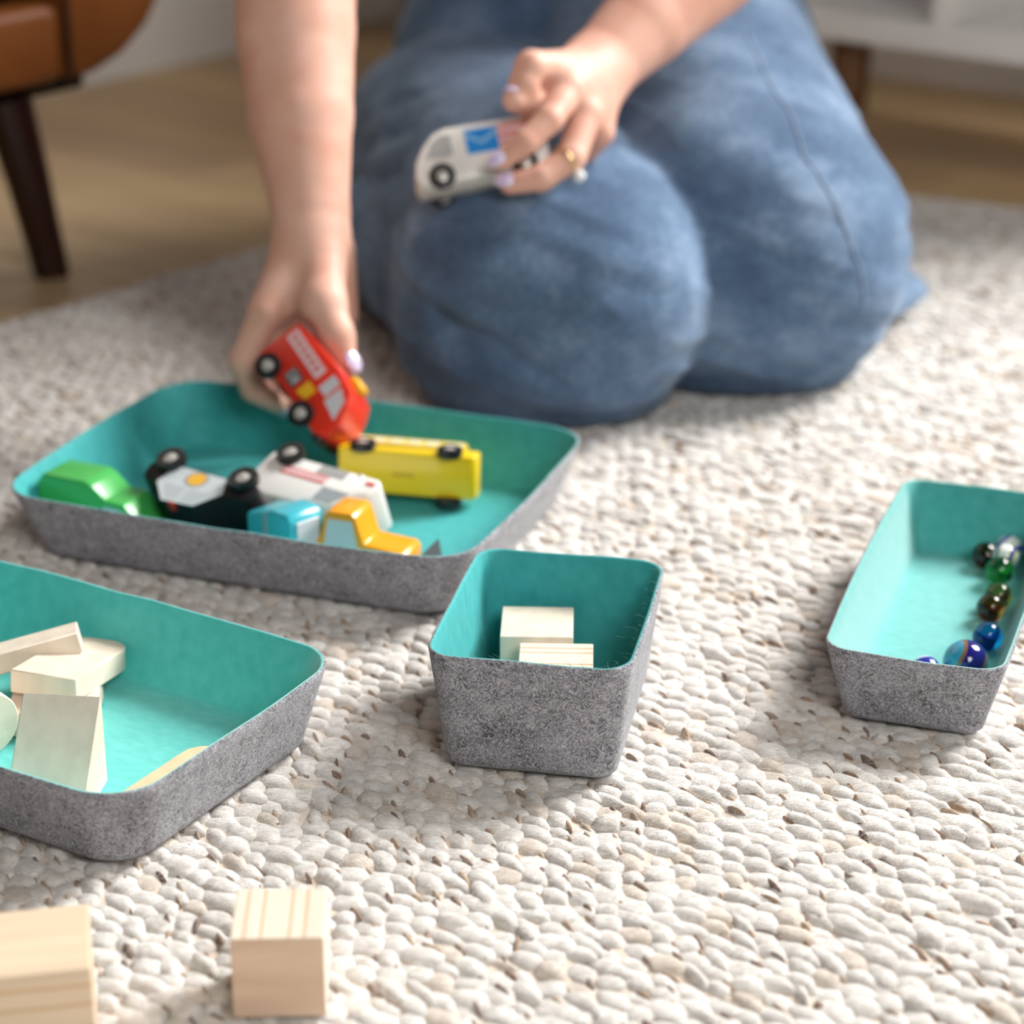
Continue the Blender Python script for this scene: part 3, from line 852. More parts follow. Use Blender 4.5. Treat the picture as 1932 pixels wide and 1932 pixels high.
marble((0.2930, 1.2215, FZ + MR), MR, olive, 'olive brown glass marble half hidden behind the amber one', vd)
marble((0.2850, 1.2045, FZ + MR), MR, amber, 'dark amber glass marble with an orange glow', vd)
marble((0.2755, 1.1655, FZ + MR), MR + 0.0002, blue, 'bright blue glass marble', vb)
marble((0.2545, 1.1235, FZ + 0.0128), 0.0128, navy, 'large navy marble with a brown swirl')
marble((0.2315, 1.1190, FZ + MR + 0.001), MR, navy_w, 'blue and white marble mostly hidden by the front rim')

# ---------------------------------------------------------------- wooden toy vehicles
def paint(name, col, rough=0.28): return plain(name, col, rough, 0.5, coat=0.25)
P_RED = paint('red_paint', (0.72, 0.035, 0.016, 1)); P_WHITE = paint('white_paint', (0.86, 0.85, 0.82, 1)); P_YEL = paint('yellow_paint', (0.86, 0.60, 0.01, 1))
P_GRN = paint('green_paint', (0.06, 0.42, 0.09, 1)); P_BLK = plain('black_paint', (0.008, 0.008, 0.009, 1), 0.5, 0.25); P_ORG = paint('orange_paint', (0.90, 0.36, 0.012, 1))
P_CYN = paint('cyan_paint', (0.05, 0.45, 0.55, 1)); P_GREY = paint('grey_print', (0.42, 0.42, 0.42, 1), 0.4); P_LILAC = paint('pale_window_print', (0.66, 0.64, 0.68, 1), 0.4)
P_PINK = paint('pink_white_print', (0.82, 0.60, 0.62, 1), 0.4); P_BLUE = paint('blue_print', (0.0, 0.26, 0.78, 1), 0.4); P_LBLUE = paint('light_blue_print', (0.25, 0.55, 0.85, 1), 0.4)
P_DKG = paint('dark_grey_print', (0.10, 0.10, 0.105, 1), 0.4); P_AMB = paint('amber_print', (0.90, 0.48, 0.02, 1), 0.4); P_DRED = paint('dark_red_print', (0.42, 0.02, 0.015, 1), 0.4)
P_SLATE = paint('slate_print', (0.30, 0.34, 0.36, 1), 0.4); P_BROWN = paint('brown_print', (0.42, 0.26, 0.01, 1), 0.5); P_CREAM = paint('cream_print', (0.85, 0.78, 0.50, 1), 0.4)
M_TYRE = plain('black_tyre', (0.010, 0.010, 0.011, 1), 0.33, 0.5); M_HUB = plain('silver_hub', (0.62, 0.60, 0.56, 1), 0.3, 0.6)
M_HUB.node_tree.nodes['Principled BSDF'].inputs['Metallic'].default_value = 0.35

def wheel(root, x, y, z, r, w, side):
    prof = [(0, -w / 2), (r * 0.8, -w / 2), (r * 0.95, -w * 0.42), (r, -w * 0.2), (r, w * 0.2), (r * 0.95, w * 0.42), (r * 0.78, w / 2), (r * 0.60, w * 0.46), (r * 0.56, w * 0.2), (0, w * 0.2)]
    bm = lathe_bm(prof, 28)
    if side < 0: bmesh.ops.scale(bm, vec=(1, -1, 1), verts=bm.verts); bmesh.ops.recalc_face_normals(bm, faces=bm.faces)
    o = bm_obj('wheel', bm, M_TYRE, root, angle=45); o.location = (x, y, z)
    hp = [(r * 0.52, w * 0.2), (r * 0.50, w * 0.30), (r * 0.36, w * 0.40), (r * 0.28, w * 0.38), (r * 0.20, w * 0.46), (0, w * 0.52)]
    bm = lathe_bm(hp, 20)
    if side < 0: bmesh.ops.scale(bm, vec=(1, -1, 1), verts=bm.verts); bmesh.ops.recalc_face_normals(bm, faces=bm.faces)
    bm_obj('hub', bm, M_HUB, o, smooth=True)

def vehicle(name, label, prof, width, mat, decals=(), wheels=(), wr=0.0085, ww=0.007, bev=0.0022, lost=()):
    """prof: side view outline (x forward, z up); decals: (part, polygon, material) printed on both sides;
    lost: (x, side) of wheels that are missing"""
    root = empty(name)
    tag(root, label, 'toy vehicle')
    body = bm_obj('body', prism_bm(prof, width, bev, 2), mat, root, angle=40)
    n = 0
    for part, poly, m in decals:
        n += 1
        for s in (1, -1):
            y = s * (width / 2 + 0.00003 * n)
            bm = prism_bm(poly, 0.0003, 0, y0=y if s > 0 else y - 0.0003)
            bm_obj(part, bm, m, root)
    for x in wheels:
        for s in (1, -1):
            if (x, s) in lost: continue
            wheel(root, x, s * (width / 2 + ww * 0.28), wr - 0.0035, wr, ww, s)
    for x in wheels:   # axle
        bm = lathe_bm([(0, -width / 2), (0.002, -width / 2), (0.002, width / 2), (0, width / 2)], 8)
        a = bm_obj('axle', bm, M_HUB, root, smooth=True); a.location = (x, 0, wr - 0.0035)
    return root

def pose(root, origin, L, U, scale=1.0):
    """origin = world position of the vehicle's centre bottom, L forward, U up"""
    x = Vector(L).normalized(); z = Vector(U); z = (z - x * z.dot(x)).normalized(); y = z.cross(x)
    M = Matrix((x, y, z)).transposed().to_4x4() @ Matrix.Scale(scale, 4); M.translation = Vector(origin)
    root.matrix_world = M
CP, SP = math.cos(R(CAM_PITCH)), math.sin(R(CAM_PITCH))
def view_vec(r, u, t):
    """direction given as right / up / toward the viewer of the photograph"""
    return Vector((r, -CP * t + SP * u, CP * u + SP * t))

def rect(x0, x1, z0, z1): return [(x0, z0), (x1, z0), (x1, z1), (x0, z1)]
def ell(cx, cz, rx, rz, n=20): return [(cx + rx * math.cos(2 * math.pi * i / n), cz + rz * math.sin(2 * math.pi * i / n)) for i in range(n)]

# red fire engine (held)
fe = [(-0.039, 0.004), (0.036, 0.004), (0.041, 0.010), (0.041, 0.020), (0.034, 0.032), (0.027, 0.040), (0.008, 0.042), (-0.039, 0.038)]
dec = [('ladder_panel', rect(-0.034, 0.004, 0.0255, 0.0345), P_PINK)]
for k in range(6): dec.append(('ladder_rung', rect(-0.031 + k * 0.0056, -0.0285 + k * 0.0056, 0.0280, 0.0320), P_RED))
dec += [('side_window', [(0.010, 0.024), (0.019, 0.024), (0.018, 0.037), (0.010, 0.037)], P_LILAC), ('side_window', [(0.0205, 0.022), (0.036, 0.020), (0.030, 0.0325), (0.0205, 0.036)], P_LILAC),
        ('gauge_panel', rect(-0.013, -0.002, 0.0095, 0.0195), P_DKG), ('gauge', rect(-0.012, -0.0085, 0.0115, 0.0135), P_GREY), ('gauge', rect(-0.012, -0.0085, 0.0155, 0.0175), P_GREY), ('gauge', rect(-0.007, -0.003, 0.0115, 0.0175), P_GREY),
        ('yellow_door_panel', [(0.002, 0.0105), (0.011, 0.0125), (0.0115, 0.0215), (0.002, 0.0215)], P_AMB)]
FIRE = vehicle('toy_fire_engine', 'red toy fire engine held over the large tray', fe, 0.034, P_RED, dec, wheels=(-0.0245, 0.0185), wr=0.0088)
bm_obj('roof_lamp', box_bm(0.012, 0.012, 0.006, (0.018, 0, 0.0435), 0.002, 2), P_AMB, FIRE, smooth=True)
bm_obj('bumper', box_bm(0.006, 0.036, 0.005, (0.0385, 0, 0.004), 0.0015, 2), M_TYRE, FIRE, smooth=True)
pose(FIRE, (-0.1497, 1.4320, 0.0566), view_vec(0.53, -0.74, 0.42), view_vec(0.80, 0.58, 0.1), 1.05)

# white mail van (held)
mv = [(0.047, 0.004), (0.049, 0.010), (0.047, 0.020), (0.040, 0.031), (0.031, 0.040), (0.022, 0.043), (-0.046, 0.043), (-0.049, 0.040), (-0.049, 0.005), (-0.047, 0.003), (0.044, 0.002)]
dec = [('side_window', [(0.040, 0.0215), (0.034, 0.0325), (0.0275, 0.0375), (0.0195, 0.0375), (0.0195, 0.0225), (0.0235, 0.0205)], P_GREY),
       ('blue_panel', rect(-0.0145, 0.0090, 0.020, 0.0385), P_BLUE),
       ('envelope_flap', [(0.0085, 0.0330), (-0.0025, 0.0262), (-0.0140, 0.0330), (-0.0140, 0.0362), (-0.0025, 0.0296), (0.0085, 0.0362)][::-1], P_LBLUE),
       ('red_stripe', rect(-0.038, -0.0150, 0.0362, 0.0380), P_RED), ('pink_stripe', rect(-0.036, -0.0150, 0.0322, 0.0360), P_PINK),
       ('red_stripe', rect(-0.033, -0.0150, 0.0300, 0.0320), P_RED), ('pink_stripe', rect(-0.031, -0.0150, 0.0265, 0.0298), P_PINK), ('red_stripe', rect(-0.027, -0.0150, 0.0245, 0.0262), P_RED)]
VAN = vehicle('toy_mail_van', 'white toy mail van with blue envelope mark held in the raised hand', mv, 0.031, P_WHITE, dec, wheels=(0.0305, -0.0300), wr=0.0095)
bm_obj('tail_panel', box_bm(0.0006, 0.024, 0.026, (-0.0493, 0, 0.022), 0.0002, 1), P_GREY, VAN)
pose(VAN, (-0.0195, 1.5720, 0.1758), view_vec(-0.975, -0.175, 0.10), view_vec(-0.14, 0.93, -0.22))

# yellow school bus lying on its side
sb = [(-0.047, 0.003), (0.044, 0.003), (0.048, 0.006), (0.048, 0.020), (0.038, 0.022), (0.035, 0.036), (0.032, 0.039), (-0.045, 0.039), (-0.047, 0.037)]
dec = []
for k in range(5): dec.append(('side_window', rect(-0.043 + k * 0.0125, -0.033 + k * 0.0125, 0.023, 0.034), P_CREAM))
dec += [('door_print', rect(0.020, 0.0335, 0.006, 0.034), P_CREAM), ('side_line', rect(-0.045, 0.018, 0.015, 0.0165), P_DKG)]
BUS = vehicle('toy_school_bus', 'yellow toy school bus lying on its side in the large tray', sb, 0.030, P_YEL, dec, wheels=(-0.030, 0.030), wr=0.0088)
for k in range(9):   # faint printed line under the bus
    bm_obj('underside_print', box_bm(0.0010, 0.0022 if k % 3 else 0.0030, 0.0002, (-0.008 + k * 0.0017, 0.001, 0.0029)), P_BROWN, BUS)
aB = R(-13.0)
pose(BUS, (-0.0722, 1.3850, 0.0260), (math.cos(aB), math.sin(aB), 0.0), (-math.sin(aB), math.cos(aB), -0.10))

# police car on its side
pc = [(-0.040, 0.005), (0.039, 0.005), (0.042, 0.010), (0.040, 0.019), (0.022, 0.022), (0.011, 0.034), (-0.012, 0.036), (-0.024, 0.024), (-0.039, 0.021), (-0.042, 0.012)]
dec = [('white_side_panel', [(-0.022, 0.007), (0.016, 0.007), (0.022, 0.019), (0.011, 0.0335), (-0.012, 0.0355), (-0.026, 0.0225)], paint('pale_grey_print', (0.60, 0.65, 0.68, 1))),
       ('side_window', [(-0.020, 0.022), (-0.003, 0.022), (-0.003, 0.033), (-0.011, 0.034)], paint('window_grey_print', (0.48, 0.53, 0.55, 1))), ('side_window', [(-0.001, 0.022), (0.016, 0.0215), (0.010, 0.032), (-0.001, 0.033)], bpy.data.materials['window_grey_print']),
       ('badge_ring', ell(-0.002, 0.0135, 0.0082, 0.0066), P_SLATE), ('badge', ell(-0.002, 0.0135, 0.0064, 0.0052), P_AMB)]
POLICE = vehicle('toy_police_car', 'black and white toy police car with yellow badge lying on its side', pc, 0.032, P_BLK, dec, wheels=(-0.0275, 0.0285), wr=0.0092)
bm_obj('roof_light', box_bm(0.005, 0.006, 0.003, (-0.004, 0.0135, 0.0355), 0.0008, 1), P_DRED, POLICE)
def lie_on_side(root, ang, tilt, c, zmid, half, sc=1.0):
    """left side up, tipped toward the viewer by tilt; c = centre of the upper side"""
    e = Vector((math.cos(ang), math.sin(ang), 0)); f = Vector((math.sin(ang), -math.cos(ang), 0)); k = Vector((0, 0, 1))
    U = f * math.cos(tilt) - k * math.sin(tilt); Nn = k * math.cos(tilt) + f * math.sin(tilt)
    pose(root, Vector(c) - (U * zmid + Nn * half) * sc, e, U, sc)
lie_on_side(POLICE, R(-34.5), R(21), (-0.2035, 1.3225, 0.0425), 0.019, 0.016, 1.10)

# ambulance on its side
am = [(-0.044, 0.004), (0.042, 0.004), (0.046, 0.009), (0.044, 0.020), (0.036, 0.024), (0.028, 0.036), (0.024, 0.038), (0.008, 0.038), (0.004, 0.042), (-0.020, 0.042), (-0.044, 0.040)]
dec = [('red_stripe', rect(-0.026, 0.010, 0.0145, 0.0160), P_RED), ('pink_stripe', rect(-0.026, 0.010, 0.0160, 0.0195), P_PINK), ('red_stripe', rect(-0.026, 0.010, 0.0195, 0.0210), P_RED),
       ('side_window', [(0.012, 0.023), (0.033, 0.0235), (0.026, 0.035), (0.012, 0.035)], P_SLATE), ('front_lamp_print', rect(0.036, 0.043, 0.009, 0.012), P_RED), ('side_window', rect(-0.002, 0.020, 0.006, 0.0125), P_GREY)]
AMB = vehicle('toy_ambulance', 'white toy ambulance with red stripes lying on its side', am, 0.034, P_WHITE, dec, wheels=(-0.028, 0.028), wr=0.0092, lost=((0.028, 1),))

lie_on_side(AMB, R(-36), R(19), (-0.1285, 1.3295, 0.0445), 0.020, 0.017, 1.04)

# green pickup
gp = [(-0.030, 0.004), (0.038, 0.004), (0.043, 0.008), (0.041, 0.0125), (0.026, 0.0255), (0.013, 0.026), (0.003, 0.0345), (-0.002, 0.037), (-0.033, 0.037), (-0.038, 0.030), (-0.035, 0.006)]
dec = [('side_window', [(0.012, 0.010), (0.032, 0.010), (0.0235, 0.0215), (0.012, 0.0225)], paint('pale_blue_print', (0.45, 0.55, 0.60, 1)))]
GREEN = vehicle('toy_pickup', 'green toy pickup truck in the left corner of the large tray', gp, 0.032, P_GRN, dec, wheels=(-0.024, 0.026), wr=0.0085, bev=0.0012)
aG = R(-22.0)
pose(GREEN, (-0.268, 1.341, 0.0065), (math.cos(aG), math.sin(aG), -0.03), (0.0, 0.04, 1.0))

# cyan truck with the windscreen toward the right
ct = [(-0.024, 0.004), (0.018, 0.004), (0.020, 0.008), (0.018, 0.038), (0.014, 0.042), (0.000, 0.042), (-0.003, 0.039), (-0.024, 0.034)]
dec = [('side_window', rect(0.020, 0.0201, 0.022, 0.0221), P_LILAC)][:0]
CYAN = vehicle('toy_truck', 'cyan toy truck standing by the front rim of the large tray', ct, 0.027, P_CYN, dec, wheels=(-0.016, 0.010), wr=0.0085)
bm_obj('windscreen', box_bm(0.0022, 0.018, 0.021, (0.0186, 0, 0.026), 0.0002, 1), P_LILAC, CYAN)
bm_obj('grey_band', box_bm(0.004, 0.0276, 0.032, (-0.006, 0, 0.021), 0.0004, 1), P_SLATE, CYAN)
pose(CYAN, (-0.1395, 1.2785, 0.0065), (0.72, -0.69, 0), (0, 0, 1))

# orange bulldozer
od = [(-0.034, 0.004), (0.030, 0.004), (0.034, 0.008), (0.034, 0.018), (0.031, 0.021), (0.006, 0.023), (0.001, 0.040), (-0.002, 0.0425), (-0.017, 0.0425), (-0.020, 0.040), (-0.024, 0.023), (-0.034, 0.021), (-0.036, 0.018)]
dec = [('cab_window', [(-0.0215, 0.016), (0.0025, 0.016), (-0.0015, 0.0375), (-0.0175, 0.0375)], P_LILAC)]
DOZER = vehicle('toy_bulldozer', 'orange toy bulldozer behind the front rim of the large tray', od, 0.026, P_ORG, dec, wheels=(-0.024, 0.020), wr=0.0085, bev=0.0013)
bm_obj('blade', prism_bm([(0.040, 0.002), (0.050, 0.002), (0.046, 0.010), (0.044, 0.022), (0.041, 0.012)], 0.034, 0.0005, 1), P_DKG, DOZER, angle=40)
bm_obj('blade_arm', box_bm(0.012, 0.022, 0.004, (0.038, 0, 0.008), 0.0008, 1), P_DKG, DOZER)
aD = R(-20.0)
pose(DOZER, (-0.0925, 1.2725, 0.0062), (math.cos(aD), math.sin(aD), 0), (0, 0, 1))

# ---------------------------------------------------------------- kneeling person
def skin_material():
    m, nt, b = new_mat('skin')
    tc = N(nt, 'ShaderNodeTexCoord')
    no = N(nt, 'ShaderNodeTexNoise'); no.inputs['Scale'].default_value = 34; no.inputs['Detail'].default_value = 4
    nt.links.new(tc.outputs['Object'], no.inputs['Vector'])
    r = ramp(nt, [(0.32, (0.66, 0.350, 0.260, 1)), (0.68, (0.75, 0.45, 0.355, 1))])
    nt.links.new(no.outputs['Fac'], r.inputs['Fac']); nt.links.new(r.outputs['Color'], b.inputs['Base Color'])
    b.inputs['Roughness'].default_value = 0.5; b.inputs['Specular IOR Level'].default_value = 0.35
    b.inputs['Subsurface Weight'].default_value = 0.25
    b.inputs['Subsurface Radius'].default_value = (0.010, 0.004, 0.002); b.inputs['Subsurface Scale'].default_value = 0.5
    return m
MAT_SKIN = skin_material()

def denim_material():
    m, nt, b = new_mat('blue_denim')
    tc = N(nt, 'ShaderNodeTexCoord')
    n1 = N(nt, 'ShaderNodeTexNoise'); n1.inputs['Scale'].default_value = 13; n1.inputs['Detail'].default_value = 6; n1.inputs['Roughness'].default_value = 0.6
    n2 = N(nt, 'ShaderNodeTexNoise'); n2.inputs['Scale'].default_value = 260; n2.inputs['Detail'].default_value = 3
    mp = N(nt, 'ShaderNodeMapping'); mp.inputs['Scale'].default_value = (1, 0.25, 1)
    nt.links.new(tc.outputs['Object'], n1.inputs['Vector'])
    nt.links.new(tc.outputs['Object'], mp.inputs['Vector']); nt.links.new(mp.outputs[0], n2.inputs['Vector'])
    ad = N(nt, 'ShaderNodeMath', operation='MULTIPLY_ADD'); ad.inputs[1].default_value = 0.35
    nt.links.new(n2.outputs['Fac'], ad.inputs[0]); nt.links.new(n1.outputs['Fac'], ad.inputs[2])
    r = ramp(nt, [(0.40, (0.040, 0.074, 0.140, 1)), (0.66, (0.088, 0.148, 0.245, 1)), (0.90, (0.215, 0.300, 0.430, 1))])
    nt.links.new(ad.outputs[0], r.inputs['Fac']); nt.links.new(r.outputs['Color'], b.inputs['Base Color'])
    bp = N(nt, 'ShaderNodeBump'); bp.inputs['Strength'].default_value = 0.25; bp.inputs['Distance'].default_value = 0.001
    nt.links.new(n2.outputs['Fac'], bp.inputs['Height']); nt.links.new(bp.outputs['Normal'], b.inputs['Normal'])
    b.inputs['Roughness'].default_value = 0.85; b.inputs['Specular IOR Level'].default_value = 0.2
    b.inputs['Sheen Weight'].default_value = 0.22; b.inputs['Sheen Roughness'].default_value = 0.45
    b.inputs['Sheen Tint'].default_value = (0.75, 0.87, 1.0, 1)
    return m
MAT_DENIM = denim_material()
MAT_SHIRT = plain('white_cotton', (0.72, 0.72, 0.74, 1), 0.85, 0.2, sheen=0.2, bump=0.2, bscale=300)
MAT_NAIL = plain('lavender_nail_polish', (0.66, 0.56, 0.80, 1), 0.15, 0.6, coat=0.5)
MAT_HAIR = plain('brown_hair', (0.10, 0.05, 0.025, 1), 0.5, bump=0.4, bscale=60)
MAT_GOLD = plain('gold', (0.85, 0.62, 0.30, 1), 0.2); MAT_GOLD.node_tree.nodes['Principled BSDF'].inputs['Metallic'].default_value = 1.0
MAT_GEM = plain('pale_stone', (0.85, 0.86, 0.88, 1), 0.08, 0.8, coat=1.0)
MAT_SHOE = plain('black_shoe_leather', (0.008, 0.008, 0.009, 1), 0.5)
MAT_FACE_DARK = plain('dark_brown_eye', (0.03, 0.015, 0.01, 1), 0.2); MAT_LIP = plain('lips', (0.55, 0.20, 0.16, 1), 0.4)

PERSON = empty('person', (0.10, 1.75, 0.0))
tag(PERSON, 'person in blue jeans kneeling on the rug, holding two toy vehicles', 'person')
PO = np.array((0.10, 1.75, 0.0))

def v3(*a): return np.array(a, float)
def finger(pts, rad, k=0.0025): return chain([np.array(p) for p in pts], rad, k)

# ---- arm reaching down to the tray (hand around the rear of the fire engine)
wr = (-0.1408, 1.5200, 0.1508); el = (-0.1560, 1.6400, 0.3537); sh = (-0.100, 1.93, 0.655)
arm_r = []
arm_r += chain([np.array(sh), np.array(el)], [0.052, 0.044], 0.003)
arm_r += chain([np.array(el), np.array((-0.1547, 1.6000, 0.2815)), np.array((-0.1502, 1.5650, 0.2281)), np.array((-0.1418, 1.5300, 0.1680)), np.array(wr)], [0.0445, 0.0425, 0.0375, 0.0275, 0.0255], 0.003)
# palm: metacarpals fanned from the wrist
mi = (-0.1703, 1.4780, 0.1102); mm_ = (-0.1679, 1.5000, 0.1053); mr_ = (-0.1626, 1.5200, 0.0991); ml = (-0.1546, 1.5350, 0.0965)
for q, ra, rb in ((mi, 0.021, 0.0135), (mm_, 0.021, 0.0135), (mr_, 0.020, 0.013), (ml, 0.020, 0.012)):
    arm_r.append(cap(wr, q, ra, rb, 0.012))
arm_r += finger([mi, (-0.1865, 1.4660, 0.0787), (-0.1801, 1.4660, 0.0581), (-0.1647, 1.4700, 0.0469)], [0.0120, 0.0100, 0.0092, 0.0075])
arm_r += finger([mm_, (-0.1855, 1.4920, 0.0669), (-0.1784, 1.4940, 0.0456), (-0.1612, 1.4980, 0.0330)], [0.0120, 0.0100, 0.0092, 0.0076])
arm_r += finger([mr_, (-0.1843, 1.5130, 0.0598), (-0.1778, 1.5150, 0.0382), (-0.1631, 1.5160, 0.0274)], [0.0115, 0.0096, 0.0088, 0.0074])
arm_r += finger([ml, (-0.1788, 1.5320, 0.0575), (-0.1750, 1.5330, 0.0401), (-0.1647, 1.5340, 0.0304)], [0.0105, 0.0085, 0.0078, 0.0068])
# thumb along the roof
tb = [(-0.1329, 1.5000, 0.1380), (-0.1297, 1.4700, 0.1195), (-0.1204, 1.4550, 0.1014), (-0.1134, 1.4470, 0.0858)]
arm_r += finger(tb, [0.0180, 0.0145, 0.0112, 0.0082], 0.009)
arm_r.append(cap((-0.1500, 1.4920, 0.1174), (-0.1319, 1.4760, 0.1127), 0.013, 0.011, 0.012))   # web between thumb and index
arm_r.append(cap((-0.1282, 1.5450, 0.1369), (-0.1251, 1.5450, 0.0894), 0.016, 0.014, 0.012))   # heel of the hand
vr, fr = sdf_mesh(arm_r, 0.0021)

# ---- arm holding the van
wl = (0.0612, 1.6470, 0.2438); ell_ = (0.2120, 1.7870, 0.3585); shl = (0.265, 2.00, 0.665)
arm_l = chain([np.array(shl), np.array(ell_)], [0.052, 0.044], 0.003)
arm_l += chain([np.array(ell_), np.array((0.1475, 1.7320, 0.3061)), np.array((0.0992, 1.6870, 0.2718)), np.array(wl)], [0.043, 0.0400, 0.0335, 0.0260], 0.003)
m1 = (0.0329, 1.6070, 0.2544); m2 = (0.0404, 1.5950, 0.2415); m3 = (0.0536, 1.5970, 0.2231); m4 = (0.0635, 1.6090, 0.2068)
for q, ra, rb in ((m1, 0.022, 0.0125), (m2, 0.022, 0.0130), (m3, 0.022, 0.0125), (m4, 0.019, 0.0115)):
    arm_l.append(cap(wl, q, ra, rb, 0.012))
arm_l.append(cap((0.0244, 1.6000, 0.2493), (0.0321, 1.6000, 0.2397), 0.012, 0.012, 0.008))
arm_l += finger([m1, (0.0136, 1.5850, 0.2594), (0.0083, 1.5780, 0.2488), (0.0129, 1.5820, 0.2366)], [0.0125, 0.0118, 0.0104, 0.0088])
arm_l += finger([m2, (0.0263, 1.5640, 0.2260), (0.0097, 1.5510, 0.2131), (-0.0075, 1.5470, 0.2011)], [0.0118, 0.0100, 0.0088, 0.0072])
arm_l += finger([m3, (0.0420, 1.5670, 0.1979), (0.0211, 1.5550, 0.1862), (-0.0015, 1.5550, 0.1820)], [0.0118, 0.0106, 0.0094, 0.0076])
arm_l += finger([m4, (0.0516, 1.6180, 0.1866), (0.0349, 1.6180, 0.1751), (0.0172, 1.6120, 0.1726)], [0.0105, 0.0090, 0.0080, 0.0070])
tl = [(0.0466, 1.6400, 0.2295), (0.0325, 1.6150, 0.2281), (0.0160, 1.5900, 0.2319), (0.0015, 1.5700, 0.2384)]
arm_l += finger(tl, [0.0170, 0.0140, 0.0110, 0.0085], 0.006)
vl, fl = sdf_mesh(arm_l, 0.0021)

# ---- trunk, neck and head (above the picture, they shade the scene)
hc = v3(0.03, 1.80, 0.93)
trunk = [cap((0.09, 2.04, 0.44), (0.09, 2.03, 0.47), 0.105, 0.110, 0.05, flat=((0, 1, 0), 0.75)), cap((0.09, 2.03, 0.45), (0.085, 1.96, 0.62), 0.118, 0.125, 0.05, flat=((0, 1, 0), 0.72)),
         cap((-0.085, 1.94, 0.655), (0.255, 2.0, 0.665), 0.052, 0.052, 0.05), cap((0.08, 1.95, 0.66), (0.05, 1.87, 0.80), 0.05, 0.045, 0.03),
         cap(hc + v3(0, 0.02, 0.03), hc + v3(0, 0.02, 0.03), 0.088, 0.088, 0.03), cap(hc + v3(-0.01, -0.025, -0.04), hc + v3(-0.015, -0.04, -0.065), 0.058, 0.045, 0.04),
         cap(hc + v3(-0.01, -0.085, 0.005), hc + v3(-0.018, -0.098, -0.025), 0.008, 0.012, 0.012),
         cap(hc + v3(-0.088, 0.02, -0.005), hc + v3(-0.088, 0.022, -0.035), 0.013, 0.009, 0.008), cap(hc + v3(0.086, 0.03, -0.005), hc + v3(0.086, 0.032, -0.035), 0.013, 0.009, 0.008),
         cap(hc + v3(-0.042, -0.088, 0.008), hc + v3(-0.042, -0.088, 0.008), 0.016, 0.016, 0.01, 'sub'), cap(hc + v3(0.024, -0.085, 0.008), hc + v3(0.024, -0.085, 0.008), 0.016, 0.016, 0.01, 'sub')]
vt, ft = sdf_mesh(trunk, 0.006)
V = np.concatenate([vr, vl, vt]) - PO
F = np.concatenate([fr, fl + len(vr), ft + len(vr) + len(vl)])
BODY = mesh_obj('body', V, F, MAT_SKIN, PERSON)

def local(o):
    """keep world placement under the person"""
    o.parent = PERSON; o.location = o.location - Vector(PO)
    return o
for s in (-1, 1):
    bm = bmesh.new(); bmesh.ops.create_uvsphere(bm, u_segments=16, v_segments=10, radius=0.012)
    e = bm_obj('eye', bm, MAT_FACE_DARK, BODY, smooth=True); e.location = Vector(hc + v3(-0.009 + s * 0.033, -0.070, 0.008) - PO)
bm = bmesh.new(); bmesh.ops.create_uvsphere(bm, u_segments=16, v_segments=10, radius=0.02)
e = bm_obj('mouth', bm, MAT_LIP, BODY, smooth=True); e.scale = (1, 0.4, 0.35); e.location = Vector(hc + v3(-0.016, -0.082, -0.058) - PO)
hair = [cap(hc + v3(0, 0.035, 0.045), hc + v3(0, 0.045, 0.03), 0.096, 0.098, 0.03), cap(hc + v3(0.005, 0.07, 0.0), hc + v3(0.02, 0.11, -0.16), 0.08, 0.05, 0.04),
        cap(hc + v3(-0.01, -0.09, -0.03), hc + v3(-0.01, -0.13, -0.03), 0.095, 0.095, 0.02, 'sub')]
vh, fh = sdf_mesh(hair, 0.006)
mesh_obj('hair', vh - PO, fh, MAT_HAIR, PERSON)
shirt = [cap((0.10, 2.07, 0.44), (0.09, 2.03, 0.50), 0.145, 0.132, 0.05, flat=((0, 1, 0), 0.78)), cap((0.09, 2.03, 0.45), (0.085, 1.96, 0.62), 0.132, 0.140, 0.05, flat=((0, 1, 0), 0.74)),
         cap((-0.085, 1.94, 0.655), (0.255, 2.0, 0.665), 0.066, 0.066, 0.05)]
def lerp(a, b, t): return np.array(a) * (1 - t) + np.array(b) * t
shirt += [cap(sh, lerp(sh, el, 0.5), 0.066, 0.060, 0.03), cap(shl, lerp(shl, ell_, 0.5), 0.066, 0.060, 0.03)]
vs_, fs_ = sdf_mesh(shirt, 0.006)
mesh_obj('shirt', vs_ - PO, fs_, MAT_SHIRT, PERSON)

# ---- nails
def nail(tip, prev, normal, w=0.0062, l=0.0085):
    t = Vector(tip) - Vector(prev); t.normalize()
    n = Vector(normal); n = (n - t * n.dot(t)).normalized(); s = n.cross(t)
    bm = bmesh.new(); bmesh.ops.create_uvsphere(bm, u_segments=16, v_segments=10, radius=1.0)
    for v in bm.verts:
        v.co = t * v.co.x * l + s * v.co.y * w + n * v.co.z * 0.0022
    o = bm_obj('nail', bm, MAT_NAIL, BODY, smooth=True)
    return o, t, n
def put_nail(tip, prev, normal, r, w=0.0055, l=0.0075, fwd=0.003):
    o, t, n = nail(tip, prev, normal, w, l)
    o.location = Vector(tip) + n * (r - 0.0010) + t * fwd - Vector(PO)
put_nail(tb[3], tb[2], view_vec(0.55, 0.35, 0.75), 0.0082, 0.0062, 0.0088, 0.003)
put_nail((-0.0075, 1.5470, 0.2011), (0.0097, 1.5510, 0.2131), view_vec(-0.25, 0.15, 0.95), 0.0076)
put_nail((-0.0015, 1.5550, 0.1820), (0.0211, 1.5550, 0.1862), view_vec(-0.1, 0.35, 0.95), 0.0076)
put_nail(tl[3], tl[2], view_vec(-0.1, 0.9, 0.35), 0.0085)
